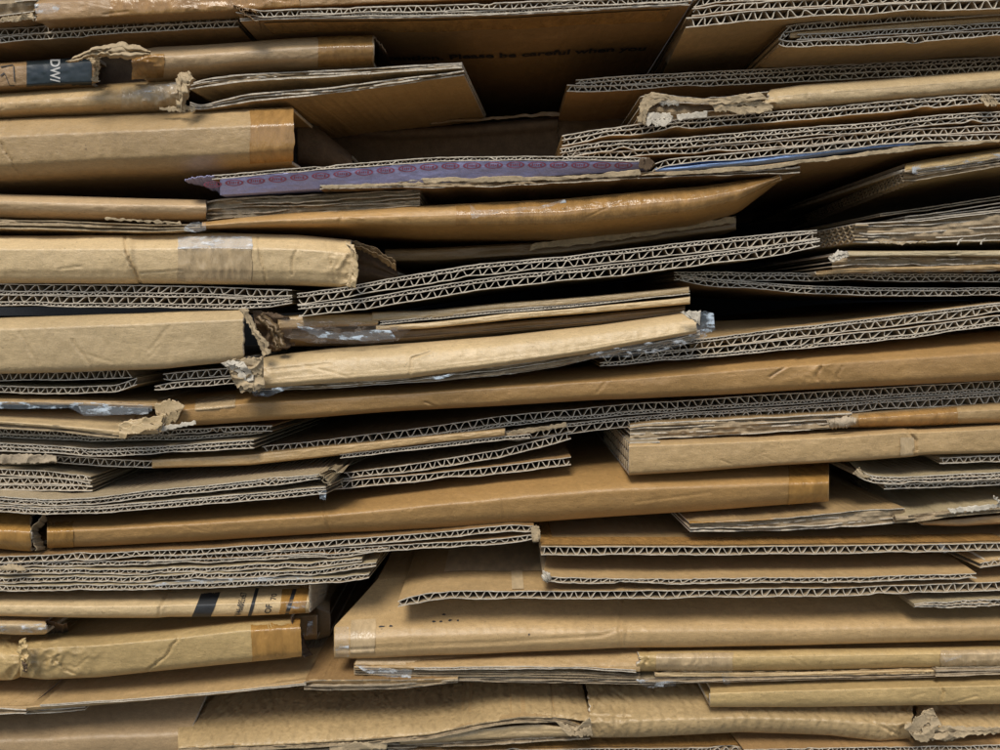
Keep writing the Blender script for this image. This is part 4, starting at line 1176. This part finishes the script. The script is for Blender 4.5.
e = t('stub wrapped in shiny clear plastic at the far left under the printed box', BOX, 25, 626, 2)
f = fold(e, [(0, 618), (20, 618), (50, 620)], [(0, 634), (20, 635), (47, 634)], [(0, 14), (.2, 4), (.4, 0), (.7, 1), (1, 6)], 2, mat='kraft_light', ragr=3)
tape(f, -40, 46, 'film_white', .1, .85, wr=1.6, name='plastic_film')
scrap(e, [(46, 620), (56, 624), (66, 624)], [(46, 634), (56, 634), (68, 632)], 12, 1, 'inner_shade', 'inner_flap', Yb=30, nu=16)

e = t('wrinkled golden box with a crushed knot at left and amber-taped open right end', TORN, 160, 650, -2)
f = fold(e, [(20, 640), (40, 637), (100, 634), (180, 627), (240, 619), (291, 616)], [(20, 677), (45, 680), (100, 677), (200, 667), (260, 661), (303, 657)], [(0, 26), (.08, 12), (.24, 1.4), (.3, 0), (.8, .6), (.92, 2), (1, 6)], -2, mat='kraft_yellow', amp=1.0, drift=.0,
         creases=[([(178, 638), (164, 658), (148, 670)], 1.8, 1.3), ([(58, 660), (66, 670), (75, 674)], 1.8, 1.3), ([(40, 650), (62, 640)], 2, .8), ([(88, 658), (76, 668)], 1.6, .6), ([(45, 662), (58, 655)], 1.5, .6)], crumple=[(35, 660, 22, 1.8), (75, 660, 26, .8)])
tape(f, 250, 300, 'tape_amber', .06, .98, skew=3)
f = fold(e, [(0, 640), (10, 640), (20, 642)], [(0, 680), (14, 680), (22, 676)], [(0, 20), (.3, 3), (.5, 0), (.8, 1), (1, 7)], 1, mat='kraft_yellow', amp=1.4, crumple=[(14, 660, 14, 2)])
scrap(e, [(20, 640), (18, 650), (22, 660), (24, 668)], [(26, 638), (26, 650), (28, 662), (27, 672)], -5, 5, 'kraft_yellow', 'torn_flap', nu=34, nv=9, lab='crushed knot')
scrap(e, [(21, 660), (23, 666), (24, 671)], [(24, 658), (27, 666), (27, 671)], -8, 2, 'inner_shade', 'torn_flap', nu=14, nv=5)
scrap(e, [(290, 617), (297, 640), (303, 657)], [(296, 620), (304, 640), (312, 656)], 3, 2, 'inner_shade', 'inner_flap', Yb=20, nu=34)

e = t('dark brown box end with a dab of shiny tape, deep beside the OF 70 box', BOX, 305, 625, 36)
fold(e, [(290, 606), (318, 606)], [(290, 641), (317, 639)], BOXY, 36, mat='kraft_brown', L=.2)
scrap(e, [(308, 622), (312, 620)], [(306, 636), (313, 634)], 33, 2, 'film_white', 'plastic_film', nu=14, nv=8)
fold(e, [(316, 590), (332, 600)], [(316, 640), (330, 636)], ROUND, 48, mat='kraft_dark', L=.2, name='inner_flap')

e = t('broad kraft panel at lower left sloping down to a thin rolled front edge', SHEET, 200, 690, 0)
f = fold(e, [(0, 680), (100, 672), (200, 664), (300, 655), (360, 655), (460, 655)], [(0, 710), (25, 711), (100, 705), (232, 693), (312, 683), (400, 684), (458, 681)], [(0, 52), (.3, 34), (.7, 11), (.84, 3), (.87, .6), (.9, 0), (1, 1.6)], 0, mat='kraft', amp=.6,
         creases=[([(46, 682), (26, 706)], 1.3, .6), ([(320, 655), (308, 684)], 1.4, .6)], th=.0012)
ragged(e, [(304, 682), (320, 680), (400, 680), (458, 678)], [(304, 689), (330, 690), (400, 688), (458, 682)], 3, -1, L=.1, mat='kraft_brown', amp=1, rag=1, cut='edge_dull', lab='torn layered part of the edge')
ragged(e, [(0, 708), (26, 710)], [(0, 714), (28, 713)], 2, -1, L=.1, mat='kraft', amp=.8, rag=.8)
board(e, [(40, 705), (130, 699), (232, 691), (306, 683)], [(1.6, 3.6)], -.6, L=.05, top='kraft', rag=.3)
ragged(e, [(24, 710.5), (60, 709), (85, 707)], [(24, 714), (60, 712), (90, 709)], 2, 2, L=.08, mat='kraft_pink', amp=.5, rag=.6)

e = t('smooth pinkish fold in the bottom left corner, below the sloping kraft panel', BOX, 90, 730, 2)
fold(e, [(0, 706), (100, 700), (206, 695)], [(0, 768), (100, 765), (206, 762)], [(0, 30), (.2, 18), (.5, 3), (.6, 0), (.85, .8), (1, 6)], 12, mat='kraft_pink', amp=.3, L=.2, skr=30)

# bottom centre and right
e = t('long fold with silvery clear tape at its left end, beneath the big smudged box', TORN, 680, 665, 0)
f = fold(e, [(354, 661), (420, 658), (520, 654), (640, 649)], [(354, 668), (420, 669), (520, 668.5), (600, 670), (640, 672)], [(0, 14), (.2, 8), (.7, 1), (.85, 0), (1, .6)], 0, mat='kraft', amp=.5)
board(e, [(414, 667.5), (520, 666.5), (580, 667), (636, 670)], [(2.2, 3.8)], -.5, L=.15, top='kraft', rag=.6, lean=0)
ragged(e, [(354, 668), (420, 671), (520, 671), (640, 674)], [(354, 674), (420, 676), (520, 676), (640, 679)], 3, 2, L=.2, mat='kraft_grey', amp=.8, rag=.7, cut='torn')
f = fold(e, [(636, 650), (700, 649), (850, 647), (1000, 645)], [(636, 671), (700, 672), (850, 670), (1000, 667)], ROUND, -1, mat='kraft_yellow', amp=.7, creases=[([(648, 650), (644, 668)], 2.2, 1.2), ([(700, 652), (690, 668)], 1.6, .6)], ragl=6, crumple=[(645, 660, 12, 1.4)])
tape(f, 656, 733, 'tape_pale', .1, .95, wr=.4)
tape(f, 940, 1040, 'tape_pale', .05, .9, wr=.8)
scrap(e, [(356, 665), (380, 668), (413, 670)], [(366, 673), (385, 677), (411, 678)], -4, 1.6, 'film_white', 'plastic_film', nu=40, nv=10, smooth=True, lab='silvery clear tape on the left end')
scrap(e, [(942, 656), (950, 658), (962, 655)], [(946, 662), (952, 660), (962, 657)], -5, 1.5, 'film_white', 'plastic_film', nu=16, nv=5)

e = t('thin grey layered edge with hanging plastic shreds, under the fold with silvery tape', SHEET, 700, 678, 3)
ragged(e, [(412, 676), (520, 677), (640, 678), (760, 676), (936, 671)], [(412, 681), (520, 682), (640, 684), (760, 681), (936, 677)], 4, 3, L=.2, mat='kraft_grey', amp=.8, rag=.6, cut='edge_dull')
fold(e, [(655, 672), (760, 672.5), (936, 669)], [(655, 677), (760, 677), (936, 672)], FLATF, 3, mat='kraft_light')
ragged(e, [(936, 668), (1000, 667)], [(936, 676), (1000, 674)], 4, 0, L=.2, mat='kraft_grey', amp=.6, rag=.5, cut='edge_dull')
scrap(e, [(636, 680), (650, 679), (676, 681)], [(642, 686), (652, 688), (676, 686)], -2, 2.5, 'film', 'plastic_film', nu=30, nv=8)
scrap(e, [(722, 674), (727, 672), (730, 673)], [(724, 684), (728, 685), (730, 684)], 0, 1.5, 'film', 'plastic_film', nu=18, nv=10)

e = t('short folded strip with a crisp ridge and square left end at lower right', BOX, 850, 692, -5)
f = fold(e, [(708, 687), (800, 683), (940, 679), (1000, 677)], [(710, 707), (800, 707), (940, 705), (1000, 704)], [(0, 14), (.12, 9), (.3, .8), (.36, 0), (.85, .5), (1, 4)], -5, mat='kraft_yellow', amp=.4, creases=[([(936, 680), (943, 692), (940, 705)], 1.8, 1.4)], wob=.2)

e = t('large torn box with rippled top, ragged split front edge and crumpled middle seam', TORN, 500, 715, -3)
f = fold(e, [(178, 697), (300, 691), (400, 688), (500, 685), (590, 687)], [(178, 749), (300, 744), (380, 739), (430, 735), (480, 724), (520, 718), (560, 718), (590, 722)], [(0, 56), (.3, 36), (.7, 11), (.9, 2), (1, 0)], -2, mat='kraft_wash', amp=.8,
         crumple=[(572, 712, 20, 2.6)], th=.0012, L=.1, skl=26, name='torn_top_panel', creases=[([(524, 690), (545, 702), (556, 722)], 2, 1.3)])
ragged(e, [(178, 748), (300, 743), (380, 738), (430, 734), (480, 723), (520, 717), (560, 717), (590, 730)], [(178, 752), (300, 748), (380, 743), (430, 739), (480, 728), (520, 722), (560, 722), (592, 734)], 3, -4, L=.1, mat='kraft', amp=.9, rag=1, cut='torn', lab='ragged split front edge')
fold(e, [(400, 738), (480, 727), (540, 722), (592, 730)], [(400, 745), (480, 740), (540, 738), (592, 736)], FLATF, 0, mat='kraft_light', amp=.8, name='lower_liner')
ragged(e, [(380, 742), (480, 738), (590, 733)], [(380, 748), (480, 745), (590, 738)], 3, 2, L=.1, mat='kraft', amp=1.2, rag=1.4, cut='edge_dull')
f = fold(e, [(586, 688), (650, 684), (760, 686), (915, 689)], [(586, 738), (640, 737), (740, 732), (830, 735), (880, 741), (916, 738)], [(0, 34), (.25, 20), (.62, 2.5), (.7, 0), (.9, .8), (1, 5)], -3, mat='kraft_wash', amp=1.0, ragl=7,
         creases=[([(584, 715), (632, 717)], 1.4, 1.4), ([(612, 690), (630, 702), (622, 722)], 1.8, 1.2), ([(600, 690), (590, 712)], 1.8, 1.0), ([(866, 710), (872, 722), (900, 735)], 2, 1.0)], crumple=[(600, 715, 24, 1.6), (900, 722, 22, 1.4)], ragr=6)
fold(e, [(910, 700), (960, 700), (1000, 698)], [(916, 738), (940, 738), (960, 735), (1000, 733)], [(0, 30), (.3, 18), (.8, 1), (.88, 0), (1, 1)], -1, mat='kraft_wash', amp=1.6, name='wrinkled_panel', crumple=[(930, 720, 30, 1.4)])
scrap(e, [(904, 728), (914, 722), (926, 709), (932, 708)], [(916, 740), (926, 741), (934, 735), (942, 724)], -6, 2.6, 'torn', 'torn_flap', nu=40, nv=18, lab='pale torn tuft')
scrap(e, [(930, 728), (950, 726), (975, 727), (1000, 728)], [(930, 738), (945, 740), (970, 734), (1000, 733)], -5, 3.5, 'torn', 'torn_flap', nu=50, nv=10)
scrap(e, [(556, 722), (575, 728), (590, 718)], [(568, 735), (582, 737), (592, 732)], -6, 3, 'torn', 'torn_flap', nu=30, nv=10)

e = t('pale torn sheet showing as a sliver along the bottom edge left of centre', SHEET, 280, 752, 4)
f = fold(e, [(176, 750), (300, 747), (384, 742)], [(176, 770), (300, 768), (388, 764)], FLATF, 4, mat='kraft_grey', amp=.8, ragr=6)
scrap(e, [(330, 744), (360, 742), (388, 741)], [(330, 752), (360, 751), (386, 749)], -1, 2, 'torn', 'torn_flap', nu=30, nv=7)

e = t('orange-brown board along the bottom edge, under the crumpled middle seam', SHEET, 570, 747, 6)
b = board(e, [(388, 750), (480, 751), (600, 749), (680, 748), (745, 747)], [(5, 9)], 6, L=.09, top='kraft_brown', rag=.6)
patch(e, b.over, 392, 742, .001, .06, 'tape', 'tape_strip', nu=70, nv=8)
fold(e, [(388, 757), (600, 756), (745, 754)], [(388, 772), (600, 771), (745, 770)], FLATF, 6, mat='kraft', name='lower_panel')

e = t('fluted board in the bottom right corner with a slanting light left edge', SHEET, 880, 746, -2)
b = board(e, [(744, 750), (800, 748.5), (900, 747), (1000, 745)], [(5.5, 9)], -2, L=.09, drift=-.12, top='kraft_brown', rag=.7)
scrap(e, [(733, 737), (744, 750)], [(737, 736), (749, 749)], 26, .5, 'torn', 'torn_liner', nu=18, nv=4, jit=.4)
fold(e, [(744, 757), (900, 754), (1000, 752)], [(744, 772), (900, 770), (1000, 768)], FLATF, -1, mat='kraft', name='lower_panel')

# ================================================================ setting
def slab(name, x0, x1, y0, y1, z0, z1, mat):
    V = [(x, y, z) for z in (z0, z1) for y in (y0, y1) for x in (x0, x1)]
    F = [(0, 2, 3, 1), (4, 5, 7, 6), (0, 1, 5, 4), (2, 6, 7, 3), (0, 4, 6, 2), (1, 3, 7, 5)]
    o = mk(name, V, F, [mat], None, None, smooth=False)
    o['kind'] = 'structure'
    return o


def ground_mat():
    m, nt, b = nodes('concrete')
    co, rnd = coords(nt)
    base = mix(nt, ramp(nt, noise(nt, co, 9, 6, .65), .3, .7), (.10, .095, .088), (.16, .15, .135))
    base = mix(nt, ramp(nt, noise(nt, co, 300, 3, .6), .55, .75), base, (.07, .066, .06))
    nt.links.new(base, b.inputs['Base Color'])
    b.inputs['Roughness'].default_value = .9
    MATS['concrete'] = m


ground_mat()
gz = float(P(500, 772, 0)[2])
slab('ground', -80, 80, -80, 80, gz - .2, gz, 'concrete')
ink('blocker_black', (.012, .014, .018), .9)
slab('light_blocker', -1.2, 1.2, .40, .50, gz, .6, 'blocker_black')  # unseen wall added to stop light leaks and keep the gaps black

# ================================================================ camera and light
cd = bpy.data.cameras.new('camera')
cam = bpy.data.objects.new('camera', cd)
col.objects.link(cam)
cam.location = (0, -DIST, 0)
cam.rotation_euler = (math.pi / 2 - PITCH, 0, 0)
cd.sensor_fit = 'HORIZONTAL'
cd.sensor_width = 36
cd.lens = 36 / (1000 * SCALE) * DIST
cd.clip_start = .01
cd.clip_end = 500
sc.camera = cam

EL, AZ = R(55), R(-18)            # the sun stands in front of the stack, a little to the left, behind thin cloud
w = bpy.data.worlds.new('World')
sc.world = w
w.use_nodes = True
nt = w.node_tree
sky = nt.nodes.new('ShaderNodeTexSky')
sky.sky_type = 'NISHITA'
sky.sun_disc = False
sky.sun_elevation = EL
sky.sun_rotation = math.pi + AZ * -1
sky.air_density = 1.0
sky.dust_density = 1.3
sky.ozone_density = 1.0
nt.links.new(sky.outputs[0], nt.nodes['Background'].inputs[0])
nt.nodes['Background'].inputs[1].default_value = .066
sd = bpy.data.lights.new('sun', 'SUN')
sd.energy = 1.5
sd.angle = R(25)
sd.color = (1, .955, .86)
sun = bpy.data.objects.new('sun', sd)
col.objects.link(sun)
# direction the light travels: from the front (towards +y) and down
dv = Vector((math.cos(EL) * math.sin(-AZ), math.cos(EL) * math.cos(AZ), -math.sin(EL)))
sun.rotation_euler = dv.to_track_quat('-Z', 'Y').to_euler()
sun.location = (-.3, -1, 1.2)

sc.view_settings.view_transform = 'Standard'
sc.view_settings.look = 'None'
sc.view_settings.exposure = 1.0
sc.view_settings.gamma = 1
